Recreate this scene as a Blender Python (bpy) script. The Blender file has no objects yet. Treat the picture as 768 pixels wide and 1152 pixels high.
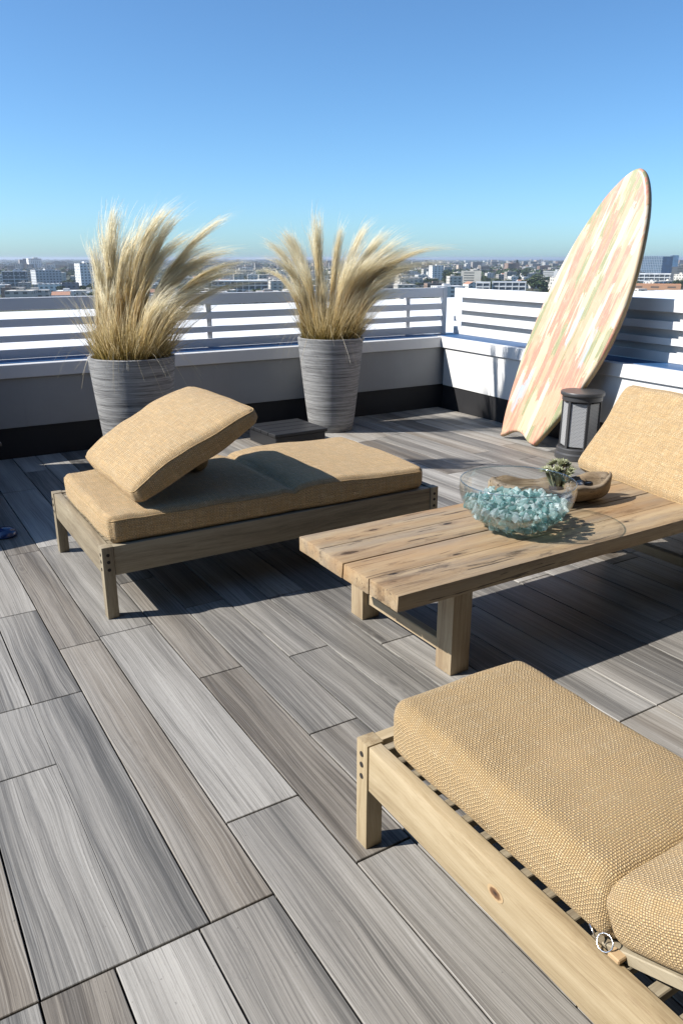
import bpy, bmesh, math, random
import numpy as np
from mathutils import Vector, Matrix, Euler, noise
R = math.radians
random.seed(7)
rng = np.random.default_rng(11)
scn = bpy.context.scene
COL = scn.collection

# ------------------------------------------------------------------ camera numbers (pinhole fit of the place)
H = 1.5; F_PX = 865.0; CX, CY, HOR = 384.0, 576.0, 290.5
PITCH = math.atan((CY - HOR) / F_PX)
YAW = math.atan2(CX + 178.0, math.hypot(F_PX, CY - HOR))
cF = Vector((math.sin(YAW) * math.cos(PITCH), math.cos(YAW) * math.cos(PITCH), -math.sin(PITCH)))
cR = Vector((math.cos(YAW), -math.sin(YAW), 0))
cU = cR.cross(cF)
SUN_DIR = Vector((1.07, -0.44, -1.0)).normalized()      # light travel
GZ = -32.0                                               # street level below the roof deck

def bearing(x):
    """unit ground direction seen at photo column x near the horizon"""
    d = cF * F_PX + cR * (x - CX) + cU * (CY - 300)
    return Vector((d.x, d.y, 0)).normalized()
def ground_dist(y, x):
    d = cF * F_PX + cR * (x - CX) + cU * (CY - y)
    t = (GZ - H) / d.z
    return math.hypot(d.x * t, d.y * t)

# ------------------------------------------------------------------ object helpers
def tag(o, label=None, cat=None, group=None, kind=None):
    if label: o['label'] = label
    if cat: o['category'] = cat
    if group: o['group'] = group
    if kind: o['kind'] = kind
    return o
def thing(name, loc=(0, 0, 0), rz=0.0, label=None, cat=None, group=None):
    o = bpy.data.objects.new(name, None); COL.objects.link(o)
    o.location = loc; o.rotation_euler = (0, 0, rz); o.empty_display_size = 0.1
    return tag(o, label, cat, group)
def link(name, me, mat, parent=None, smooth=False):
    o = bpy.data.objects.new(name, me); COL.objects.link(o)
    if mat is not None: me.materials.append(mat)
    if parent is not None: o.parent = parent
    if smooth: me.polygons.foreach_set('use_smooth', [True] * len(me.polygons))
    return o
def bobj(name, bm, mat, parent=None, smooth=False, angle=None):
    me = bpy.data.meshes.new(name); bm.normal_update(); bm.to_mesh(me); bm.free()
    o = link(name, me, mat, parent, smooth or angle is not None)
    if angle is not None:
        me.set_sharp_from_angle(angle=R(angle))
    return o
def fix(bm):
    bmesh.ops.recalc_face_normals(bm, faces=bm.faces)
def bx(bm, x0, x1, y0, y1, z0, z1, bev=0.0, seg=1, M=None, taper=0.0):
    vs = []
    for z in (z0, z1):
        k = taper if z == z1 else 0.0
        for x, y in ((x0 + k, y0 + k), (x1 - k, y0 + k), (x1 - k, y1 - k), (x0 + k, y1 - k)):
            v = Vector((x, y, z))
            if M: v = M @ v
            vs.append(bm.verts.new(v))
    fs = []
    for f in ((3, 2, 1, 0), (4, 5, 6, 7), (0, 1, 5, 4), (1, 2, 6, 5), (2, 3, 7, 6), (3, 0, 4, 7)):
        fs.append(bm.faces.new([vs[i] for i in f]))
    if bev > 0:
        es = list({e for f in fs for e in f.edges})
        bmesh.ops.bevel(bm, geom=es, offset=bev, segments=seg, profile=0.6, affect='EDGES')
    return fs
def lathe(bm, prof, n=48, M=None, closed=False):
    rings = []
    for r, z in prof:
        ring = []
        for i in range(n):
            a = 2 * math.pi * i / n
            v = Vector((r * math.cos(a), r * math.sin(a), z))
            if M: v = M @ v
            ring.append(bm.verts.new(v))
        rings.append(ring)
    for a, b in zip(rings, rings[1:]):
        for i in range(n):
            bm.faces.new((a[i], a[(i + 1) % n], b[(i + 1) % n], b[i]))
    if closed:
        bm.faces.new(rings[0][::-1]); bm.faces.new(rings[-1])
def tube(bm, pts, r, n=8, closed=False, caps=True):
    pts = [Vector(p) for p in pts]; rings = []; m = len(pts)
    up = Vector((0, 0, 1))
    for i, p in enumerate(pts):
        a = pts[(i - 1) % m] if (closed or i > 0) else p
        b = pts[(i + 1) % m] if (closed or i < m - 1) else p
        t = (b - a).normalized()
        if abs(t.dot(up)) > 0.95: up = Vector((1, 0, 0))
        s = t.cross(up).normalized(); u = s.cross(t).normalized()
        rr = r[i] if isinstance(r, (list, tuple)) else r
        rings.append([bm.verts.new(p + s * rr * math.cos(2 * math.pi * k / n) + u * rr * math.sin(2 * math.pi * k / n)) for k in range(n)])
    for i in range(m if closed else m - 1):
        a, b = rings[i], rings[(i + 1) % m]
        for k in range(n):
            bm.faces.new((a[k], a[(k + 1) % n], b[(k + 1) % n], b[k]))
    if not closed and caps:
        bm.faces.new(rings[0][::-1]); bm.faces.new(rings[-1])
def pydata(name, V, Fc, mat, parent=None, smooth=False):
    me = bpy.data.meshes.new(name); me.from_pydata([tuple(v) for v in V], [], Fc); me.update()
    return link(name, me, mat, parent, smooth)

# ------------------------------------------------------------------ node helpers
class NT:
    def __init__(self, name):
        self.m = bpy.data.materials.new(name); self.m.use_nodes = True
        self.t = self.m.node_tree; self.t.nodes.clear()
        self.out = self.t.nodes.new('ShaderNodeOutputMaterial')
    def n(self, kind, **kw):
        nd = self.t.nodes.new('ShaderNode' + kind)
        for k, v in kw.items():
            if hasattr(nd, k) and not (k in nd.inputs): setattr(nd, k, v)
            else: self.set(nd, k, v)
        return nd
    def set(self, nd, k, v):
        s = nd.inputs[k]
        if isinstance(v, bpy.types.NodeSocket): self.t.links.new(v, s)
        else: s.default_value = v
    def math(self, op, a, b=None, c=None):
        nd = self.t.nodes.new('ShaderNodeMath'); nd.operation = op
        for i, v in enumerate((a, b, c)):
            if v is None: continue
            if isinstance(v, bpy.types.NodeSocket): self.t.links.new(v, nd.inputs[i])
            else: nd.inputs[i].default_value = v
        return nd.outputs[0]
    def map(self, vec, scale=(1, 1, 1), loc=(0, 0, 0), rot=(0, 0, 0)):
        nd = self.t.nodes.new('ShaderNodeMapping'); self.t.links.new(vec, nd.inputs[0])
        nd.inputs['Scale'].default_value = scale; nd.inputs['Rotation'].default_value = rot
        if isinstance(loc, bpy.types.NodeSocket): self.t.links.new(loc, nd.inputs['Location'])
        else: nd.inputs['Location'].default_value = loc
        return nd.outputs[0]
    def noise(self, vec, scale=5, detail=4, rough=0.5, dist=0.0, dim='3D'):
        nd = self.t.nodes.new('ShaderNodeTexNoise'); nd.noise_dimensions = dim
        self.t.links.new(vec, nd.inputs['Vector'])
        nd.inputs['Scale'].default_value = scale; nd.inputs['Detail'].default_value = detail
        nd.inputs['Roughness'].default_value = rough; nd.inputs['Distortion'].default_value = dist
        return nd.outputs[0]
    def ramp(self, fac, stops, interp='LINEAR'):
        nd = self.t.nodes.new('ShaderNodeValToRGB'); self.t.links.new(fac, nd.inputs[0])
        cr = nd.color_ramp; cr.interpolation = interp
        while len(cr.elements) > 1: cr.elements.remove(cr.elements[-1])
        for i, (p, c) in enumerate(stops):
            e = cr.elements[0] if i == 0 else cr.elements.new(p)
            e.position = p
            e.color = (c[0], c[1], c[2], 1) if not isinstance(c, (int, float)) else (c, c, c, 1)
        return nd.outputs[0]
    def mix(self, fac, a, b, blend='MIX'):
        nd = self.t.nodes.new('ShaderNodeMix'); nd.data_type = 'RGBA'; nd.blend_type = blend
        for s, v in ((nd.inputs[0], fac), (nd.inputs[6], a), (nd.inputs[7], b)):
            if isinstance(v, bpy.types.NodeSocket): self.t.links.new(v, s)
            else: s.default_value = v if isinstance(v, (int, float)) else (v[0], v[1], v[2], 1)
        return nd.outputs[2]
    def bump(self, h, strength=0.3, dist=0.01, normal=None):
        nd = self.t.nodes.new('ShaderNodeBump'); self.t.links.new(h, nd.inputs['Height'])
        nd.inputs['Strength'].default_value = strength; nd.inputs['Distance'].default_value = dist
        if normal is not None: self.t.links.new(normal, nd.inputs['Normal'])
        return nd.outputs[0]
    def pbsdf(self, color, rough=0.6, normal=None, spec=0.5, metal=0.0, **kw):
        nd = self.t.nodes.new('ShaderNodeBsdfPrincipled')
        for k, v in (('Base Color', color), ('Roughness', rough), ('Specular IOR Level', spec), ('Metallic', metal)):
            if isinstance(v, tuple) and len(v) == 3: v = (*v, 1)
            self.set(nd, k, v)
        if normal is not None: self.t.links.new(normal, nd.inputs['Normal'])
        for k, v in kw.items(): self.set(nd, k.replace('_', ' '), v)
        return nd.outputs[0]
    def done(self, shader):
        self.t.links.new(shader, self.out.inputs['Surface']); return self.m
    @property
    def obj(self): return self.n('TexCoord').outputs['Object']
    @property
    def uv(self): return self.n('TexCoord').outputs['UV']
    def attr(self, name): 
        return self.n('Attribute', attribute_name=name)

def m_paint(name, col, rough=0.45, bumpy=0.05, spec=0.5, dirt=0.06):
    g = NT(name); o = g.obj
    n1 = g.noise(o, 2.3, 6, 0.6); n2 = g.noise(o, 90, 3, 0.6)
    c = g.mix(g.ramp(n1, [(0.35, 0), (0.75, 1)]), col, tuple(v * (1 - dirt) for v in col))
    st = g.noise(g.map(o, (22, 22, 1.2)), 1.0, 5, 0.7)
    c = g.mix(g.math('MULTIPLY', g.ramp(st, [(0.55, 0), (0.8, 1)]), dirt * 2.2), c, tuple(v * 0.6 for v in col))
    return g.done(g.pbsdf(c, rough, g.bump(n2, bumpy, 0.004), spec))

# ------------------------------------------------------------------ materials
def m_deck():
    g = NT('grey_wood_look_tile')
    geo = g.n('TexCoord').outputs['Object']
    tone = g.attr('tone')          # r: lightness, g: brownness, b: seed
    sep = g.n('SeparateColor'); g.set(sep, 'Color', tone.outputs['Color'])
    L_, B_, S_ = sep.outputs[0], sep.outputs[1], sep.outputs[2]
    off = g.n('CombineXYZ'); g.set(off, 'X', g.math('MULTIPLY', S_, 71.0)); g.set(off, 'Y', g.math('MULTIPLY', S_, 133.0)); g.set(off, 'Z', g.math('MULTIPLY', S_, 17.0))
    add = g.n('VectorMath', operation='ADD'); g.t.links.new(geo, add.inputs[0]); g.t.links.new(off.outputs[0], add.inputs[1])
    p = add.outputs[0]
    warp = g.noise(g.map(p, (3.5, 0.9, 1)), 1.3, 2, 0.5)
    wv = g.n('CombineXYZ'); g.set(wv, 'X', g.math('MULTIPLY', g.math('SUBTRACT', warp, 0.5), 0.055))
    add2 = g.n('VectorMath', operation='ADD'); g.t.links.new(p, add2.inputs[0]); g.t.links.new(wv.outputs[0], add2.inputs[1])
    q = add2.outputs[0]
    line = g.noise(g.map(q, (420, 1.5, 1), loc=(2, 6, 0)), 1.0, 2, 0.5)
    broad = g.noise(g.map(q, (10, 0.42, 1)), 1.0, 3, 0.5)
    mid = g.noise(g.map(q, (62, 0.42, 1)), 1.0, 4, 0.6)
    fine = g.noise(g.map(q, (260, 1.7, 1)), 1.0, 5, 0.75)
    pores = g.noise(g.map(q, (420, 26, 1)), 1.0, 3, 0.8)
    # knots
    vor = g.n('TexVoronoi', feature='F1'); g.t.links.new(g.map(q, (4.4, 1.5, 1)), vor.inputs['Vector']); vor.inputs['Scale'].default_value = 1.0
    kn = vor.outputs['Distance']
    rings = g.math('SINE', g.math('MULTIPLY', kn, 95.0))
    kmask = g.ramp(kn, [(0.0, 1), (0.07, 0.8), (0.20, 0)])
    v = g.math('ADD', g.math('MULTIPLY', g.math('SUBTRACT', broad, 0.5), 0.95), g.math('MULTIPLY', g.math('SUBTRACT', mid, 0.5), 0.45))
    v = g.math('ADD', v, g.math('MULTIPLY', g.math('SUBTRACT', fine, 0.5), 1.05))
    v = g.math('ADD', v, g.math('MULTIPLY', L_, 1.0))
    v = g.math('ADD', v, g.math('MULTIPLY', g.math('MULTIPLY', rings, kmask), 0.05))
    v = g.math('SUBTRACT', v, g.math('MULTIPLY', g.ramp(kn, [(0.0, 1), (0.05, 0)]), 0.30))
    grey = g.ramp(v, [(0.05, (0.030, 0.029, 0.029)), (0.38, (0.115, 0.111, 0.104)), (0.62, (0.252, 0.240, 0.220)), (0.95, (0.415, 0.398, 0.368))])
    brown = g.ramp(v, [(0.05, (0.036, 0.028, 0.021)), (0.38, (0.105, 0.088, 0.070)), (0.62, (0.228, 0.200, 0.165)), (0.95, (0.38, 0.355, 0.315))])
    patch = g.noise(g.map(q, (9, 0.5, 1), loc=(5, 3, 0)), 1.0, 2, 0.5)
    bf = g.math('MULTIPLY', B_, g.ramp(patch, [(0.30, 0.4), (0.55, 1)]))
    c = g.mix(bf, grey, brown)
    crack = g.noise(g.map(q, (150, 1.6, 1), loc=(9, 1, 0)), 1.0, 3, 0.55)
    cm = g.ramp(crack, [(0.30, 1), (0.345, 0)])
    c = g.mix(g.math('MULTIPLY', cm, 0.55), c, (0.05, 0.046, 0.042))
    c = g.mix(g.math('MULTIPLY', g.ramp(pores, [(0.30, 1), (0.42, 0)]), 0.4), c, (0.06, 0.055, 0.05))
    c = g.mix(g.math('MULTIPLY', g.ramp(line, [(0.33, 1), (0.42, 0)]), 0.50), c, (0.045, 0.042, 0.040))
    c = g.mix(g.math('MULTIPLY', g.ramp(line, [(0.62, 0), (0.70, 1)]), 0.22), c, (0.42, 0.42, 0.41))
    spk = g.noise(g.map(p, (7, 7, 1)), 9.0, 2, 0.5)
    c = g.mix(g.math('MULTIPLY', g.ramp(spk, [(0.74, 0), (0.78, 1)]), 0.5), c, (0.07, 0.065, 0.06))
    h = g.math('ADD', g.math('MULTIPLY', fine, 0.6), g.math('ADD', g.math('MULTIPLY', pores, 0.35), g.math('MULTIPLY', cm, -0.4)))
    rg = g.math('ADD', 0.42, g.math('MULTIPLY', mid, 0.25))
    return g.done(g.pbsdf(c, rg, g.bump(h, 0.35, 0.0012), 0.4))

def m_wood(name, axis, light, mid_, dark, weather=0.0, knots=0.25, fine=1.0, stains=0.0, marks=()):
    g = NT(name); o = g.obj
    oi = g.n('ObjectInfo')
    rnd = g.n('CombineXYZ'); g.set(rnd, 'X', g.math('MULTIPLY', oi.outputs['Random'], 31.0)); g.set(rnd, 'Y', g.math('MULTIPLY', oi.outputs['Random'], 17.0)); g.set(rnd, 'Z', g.math('MULTIPLY', oi.outputs['Random'], 53.0))
    add = g.n('VectorMath', operation='ADD'); g.t.links.new(o, add.inputs[0]); g.t.links.new(rnd.outputs[0], add.inputs[1]); o = add.outputs[0]
    def sc(cross, along): s = [cross] * 3; s[axis] = along; return tuple(s)
    wn = g.n('TexNoise', noise_dimensions='3D'); g.t.links.new(g.map(o, sc(4, 1.2)), wn.inputs['Vector']); wn.inputs['Scale'].default_value = 1; wn.inputs['Detail'].default_value = 3
    wc = g.n('VectorMath', operation='SCALE'); g.t.links.new(wn.outputs['Color'], wc.inputs[0]); wc.inputs['Scale'].default_value = 0.10
    add2 = g.n('VectorMath', operation='ADD'); g.t.links.new(o, add2.inputs[0]); g.t.links.new(wc.outputs[0], add2.inputs[1]); q = add2.outputs[0]
    a = g.noise(g.map(q, sc(17, 0.8)), 1, 4, 0.6)
    b = g.noise(g.map(q, sc(70, 1.6)), 1, 5, 0.7)
    f = g.noise(g.map(q, sc(330, 7)), 1, 4, 0.75)
    v = g.math('ADD', g.math('MULTIPLY', a, 0.50), g.math('MULTIPLY', b, 0.34)); v = g.math('ADD', v, g.math('MULTIPLY', f, 0.34 * fine))
    c = g.ramp(v, [(0.42, dark), (0.56, mid_), (0.70, light)])
    vor = g.n('TexVoronoi', feature='F1'); g.t.links.new(g.map(q, sc(5.2, 1.7)), vor.inputs['Vector']); vor.inputs['Scale'].default_value = 1.0
    kd = vor.outputs['Distance']
    kr = g.math('SINE', g.math('MULTIPLY', kd, 80.0))
    c = g.mix(g.math('MULTIPLY', g.math('MULTIPLY', g.ramp(kd, [(0.0, 1), (0.22, 0)]), g.math('ADD', g.math('MULTIPLY', kr, 0.5), 0.5)), knots), c, dark)
    c = g.mix(g.math('MULTIPLY', g.ramp(kd, [(0.0, 1), (0.035, 0.8), (0.06, 0)]), min(1, knots * 2.4)), c, tuple(x * 0.35 for x in dark))
    hgt = g.math('ADD', g.math('MULTIPLY', f, 0.5), g.math('MULTIPLY', b, 0.5))
    if weather > 0:
        w = g.noise(g.map(q, sc(9, 1.3), loc=(3, 2, 1)), 1, 5, 0.65)
        c = g.mix(g.math('MULTIPLY', g.ramp(w, [(0.42, 0), (0.62, 1)]), weather), c, (0.21, 0.185, 0.155))
        ck = g.noise(g.map(q, sc(75, 1.5), loc=(7, 7, 7)), 1, 3, 0.6)
        ckm = g.ramp(ck, [(0.335, 1), (0.375, 0)])
        c = g.mix(g.math('MULTIPLY', ckm, 0.85), c, (0.035, 0.024, 0.016))
        hgt = g.math('SUBTRACT', hgt, g.math('MULTIPLY', ckm, 1.5))
    if stains > 0:
        s1 = g.noise(g.map(o, sc(11.0, 3.6), loc=(1.3, 4.1, 0)), 1, 7, 0.72)
        c = g.mix(g.math('MULTIPLY', g.ramp(s1, [(0.57, 0), (0.66, 1)]), stains), c, (0.055, 0.038, 0.026))
        for (kx, ky, kr_) in marks:
            dv = g.n('VectorMath', operation='LENGTH')
            g.t.links.new(g.map(g.obj, (0.33 / kr_, 1 / kr_, 0), loc=(-kx * 0.33 / kr_, -ky / kr_, 0)), dv.inputs[0])
            dd = g.math('ADD', dv.outputs['Value'], g.math('MULTIPLY', g.math('SUBTRACT', s1, 0.5), 2.2))
            rg_ = g.math('ADD', 0.5, g.math('MULTIPLY', g.math('SINE', g.math('MULTIPLY', dd, 14.0)), 0.5))
            c = g.mix(g.math('MULTIPLY', g.ramp(dd, [(0.3, 1), (1.6, 0)]), g.math('ADD', 0.35, g.math('MULTIPLY', rg_, 0.4))), c, (0.10, 0.065, 0.04))
            c = g.mix(g.ramp(dd, [(0.12, 1), (0.30, 0)]), c, (0.018, 0.012, 0.008))
        s2 = g.noise(g.map(o, sc(5, 1.5), loc=(8.3, 2.1, 5)), 1, 3, 0.5)
        c = g.mix(g.math('MULTIPLY', g.ramp(s2, [(0.48, 0), (0.66, 1)]), stains * 0.8), c, (0.31, 0.175, 0.075))
    return g.done(g.pbsdf(c, 0.55, g.bump(hgt, 0.35, 0.0015), 0.35))

TEAK = [m_wood('pale_teak_' + a, i, (0.43, 0.345, 0.222), (0.34, 0.262, 0.155), (0.18, 0.12, 0.062)) for i, a in enumerate('xyz')]
KN = [(0.075, 0.43, 0.030), (0.055, 0.115, 0.045), (0.10, 0.17, 0.030), (0.42, 0.20, 0.02), (0.62, 0.50, 0.022), (0.30, 0.60, 0.02), (1.30, 0.12, 0.025)]
AGED = [m_wood('aged_teak_' + a, i, (0.33, 0.28, 0.195), (0.235, 0.192, 0.13), (0.12, 0.09, 0.058)) for i, a in enumerate('xyz')]
RUSTIC = m_wood('rustic_tabletop_wood', 0, (0.40, 0.295, 0.175), (0.275, 0.190, 0.108), (0.10, 0.062, 0.033), weather=0.45, knots=0.55, fine=1.2, stains=0.75, marks=KN)
TLEG = [m_wood('table_leg_wood_' + a, i, (0.42, 0.335, 0.22), (0.32, 0.24, 0.15), (0.17, 0.11, 0.065), knots=0.35) for i, a in enumerate('xyz')]

def m_weave(name, period, jit=0.72, lightc=(0.76, 0.545, 0.275), darkc=(0.070, 0.032, 0.008), contrast=1.0):
    g = NT(name); uv = g.n('TexCoord').outputs['UV']
    wob = g.n('TexNoise', noise_dimensions='2D'); g.t.links.new(uv, wob.inputs['Vector']); wob.inputs['Scale'].default_value = 24; wob.inputs['Detail'].default_value = 3
    wc = g.n('VectorMath', operation='SCALE'); g.t.links.new(wob.outputs['Color'], wc.inputs[0]); wc.inputs['Scale'].default_value = period * jit
    add = g.n('VectorMath', operation='ADD'); g.t.links.new(uv, add.inputs[0]); g.t.links.new(wc.outputs[0], add.inputs[1])
    q = add.outputs[0]
    sp = g.n('SeparateXYZ'); g.t.links.new(q, sp.inputs[0])
    k = 2 * math.pi / period
    su = g.math('SINE', g.math('MULTIPLY', sp.outputs[0], k)); sv = g.math('SINE', g.math('MULTIPLY', sp.outputs[1], k))
    prod = g.math('MULTIPLY', su, sv)
    h = g.math('ADD', 0.5, g.math('MULTIPLY', prod, 0.5))
    au = g.math('ABSOLUTE', su); av = g.math('ABSOLUTE', sv)
    edge = g.math('MINIMUM', au, av)
    h2 = g.math('ADD', g.math('MULTIPLY', h, 0.5), g.math('MULTIPLY', edge, 0.7))
    fib = g.noise(g.map(uv, (1400, 1400, 1)), 1, 3, 0.7)
    h3 = g.math('ADD', h2, g.math('MULTIPLY', g.math('SUBTRACT', fib, 0.5), 0.5))
    c = g.ramp(h3, [(0.29, darkc), (0.58, tuple(a * 0.55 + b * 0.45 for a, b in zip(lightc, darkc))), (0.85, lightc)])
    slub = g.noise(g.map(uv, (9, 190, 1)), 1, 3, 0.6)
    slub2 = g.noise(g.map(uv, (170, 7, 1), loc=(4, 4, 0)), 1, 3, 0.6)
    s = g.math('ADD', g.math('MULTIPLY', slub, 0.5), g.math('MULTIPLY', slub2, 0.5))
    c = g.mix(g.math('MULTIPLY', g.ramp(s, [(0.42, 1), (0.56, 0)]), 0.42 * contrast), c, tuple(x * 0.72 for x in lightc[:1]) + (lightc[1] * 0.66, lightc[2] * 0.58))
    c = g.mix(g.math('MULTIPLY', g.ramp(s, [(0.52, 0), (0.66, 1)]), 0.35), c, (0.82, 0.65, 0.40))
    if contrast > 1.2:      # uneven yarn: darker and lighter runs along both directions
        e1_ = g.noise(g.map(uv, (11, 95, 1), loc=(7, 2, 0)), 1, 4, 0.7); e2_ = g.noise(g.map(uv, (95, 11, 1), loc=(1, 5, 0)), 1, 4, 0.7)
        ee = g.math('ADD', g.math('MULTIPLY', e1_, 0.6), g.math('MULTIPLY', e2_, 0.4))
        c = g.mix(g.math('MULTIPLY', g.ramp(ee, [(0.38, 1), (0.50, 0)]), 0.42), c, (0.40, 0.245, 0.105))
        c = g.mix(g.math('MULTIPLY', g.ramp(ee, [(0.52, 0), (0.64, 1)]), 0.35), c, (0.92, 0.74, 0.46))
    return g.done(g.pbsdf(c, 0.85, g.bump(h3, 0.9, period * 0.36), 0.2, Sheen_Weight=0.15))
WEAVE_NEAR = m_weave('coarse_straw_weave', 0.0108, jit=0.85)
WEAVE_FAR = m_weave('straw_weave', 0.0140, jit=0.95, contrast=2.3, lightc=(0.82, 0.60, 0.33))

WHITE = m_paint('white_paint', (0.68, 0.68, 0.68), 0.42, 0.06, 0.45, 0.04)
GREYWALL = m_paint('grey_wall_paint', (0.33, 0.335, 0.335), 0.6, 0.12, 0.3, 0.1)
BLUESTRIP = m_paint('blue_cap_band', (0.03, 0.095, 0.22), 0.5, 0.05, 0.4, 0.15)  # plain blue for the band along the cap tops
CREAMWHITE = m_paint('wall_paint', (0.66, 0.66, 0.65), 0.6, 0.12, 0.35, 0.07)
SHADEGREY = m_paint('grey_backing_board', (0.64, 0.64, 0.64), 0.6, 0.06)
BLACKBASE = m_paint('black_flashing', (0.022, 0.022, 0.024), 0.65, 0.2, 0.3, 0.2)
CHARCOAL = m_paint('charcoal_metal', (0.05, 0.05, 0.052), 0.42, 0.1, 0.45, 0.15)
BLACKGLOSS = m_paint('black_plastic', (0.020, 0.021, 0.024), 0.42, 0.05, 0.5, 0.1)
UNDER = m_paint('dark_sub_floor', (0.012, 0.012, 0.012), 0.9, 0.0, 0.1)
MEMBRANE = m_paint('white_roof_membrane', (0.78, 0.78, 0.77), 0.55, 0.2, 0.3, 0.08)
DECK = m_deck()

def m_simple(name, col, rough=0.5, metal=0.0, spec=0.5, nscale=20, nstr=0.12):
    g = NT(name); n = g.noise(g.obj, nscale, 4, 0.6)
    c = g.mix(g.ramp(n, [(0.3, 0), (0.7, 1)]), col, tuple(v * (1 - nstr) for v in col))
    return g.done(g.pbsdf(c, rough, g.bump(n, 0.1, 0.002), spec, metal))
STEEL = m_simple('polished_steel', (0.75, 0.75, 0.76), 0.15, 1.0)
DOWEL = m_simple('dark_bolt_hole', (0.02, 0.015, 0.012), 0.8)
WEBBING = m_simple('tan_webbing', (0.45, 0.31, 0.17), 0.8, nscale=300)

# ------------------------------------------------------------------ world, sun, camera
world = bpy.data.worlds.new('World'); scn.world = world; world.use_nodes = True
wt = world.node_tree; bgn = wt.nodes['Background']
sky = wt.nodes.new('ShaderNodeTexSky'); sky.sky_type = 'NISHITA'; sky.sun_disc = False
el = math.asin(-SUN_DIR.z); az = math.atan2(-SUN_DIR.x, -SUN_DIR.y)
sky.sun_elevation = el; sky.sun_rotation = az
sky.air_density = 0.75; sky.dust_density = 0.6; sky.ozone_density = 6.5; sky.altitude = 0
tint = wt.nodes.new('ShaderNodeMix'); tint.data_type = 'RGBA'; tint.blend_type = 'MULTIPLY'; tint.inputs[0].default_value = 1.0
tint.inputs[7].default_value = (0.98, 1.21, 1.23, 1)
wt.links.new(sky.outputs[0], tint.inputs[6]); wt.links.new(tint.outputs[2], bgn.inputs[0]); bgn.inputs[1].default_value = 0.095
sun = bpy.data.lights.new('sun', 'SUN'); so = bpy.data.objects.new('sun', sun); COL.objects.link(so)
sun.energy = 5.0; sun.angle = R(0.53); sun.color = (1.0, 0.955, 0.89)
so.rotation_euler = SUN_DIR.to_track_quat('-Z', 'Y').to_euler(); so.location = (-8, 4, 10)
cam = bpy.data.cameras.new('camera'); co = bpy.data.objects.new('camera', cam); COL.objects.link(co)
co.location = (0, 0, H)
co.rotation_euler = Matrix((cR, cU, -cF)).transposed().to_euler()
cam.sensor_fit = 'VERTICAL'; cam.sensor_height = 36; cam.lens = F_PX / 1152 * 36
cam.clip_start = 0.02; cam.clip_end = 120000
scn.camera = co
scn.view_settings.view_transform = 'Standard'; scn.view_settings.look = 'None'
scn.view_settings.exposure = 0.65; scn.view_settings.gamma = 1.0
scn.view_settings.use_curve_mapping = False
scn.cycles.max_bounces = 10; scn.cycles.diffuse_bounces = 1; scn.cycles.transparent_max_bounces = 24

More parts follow.
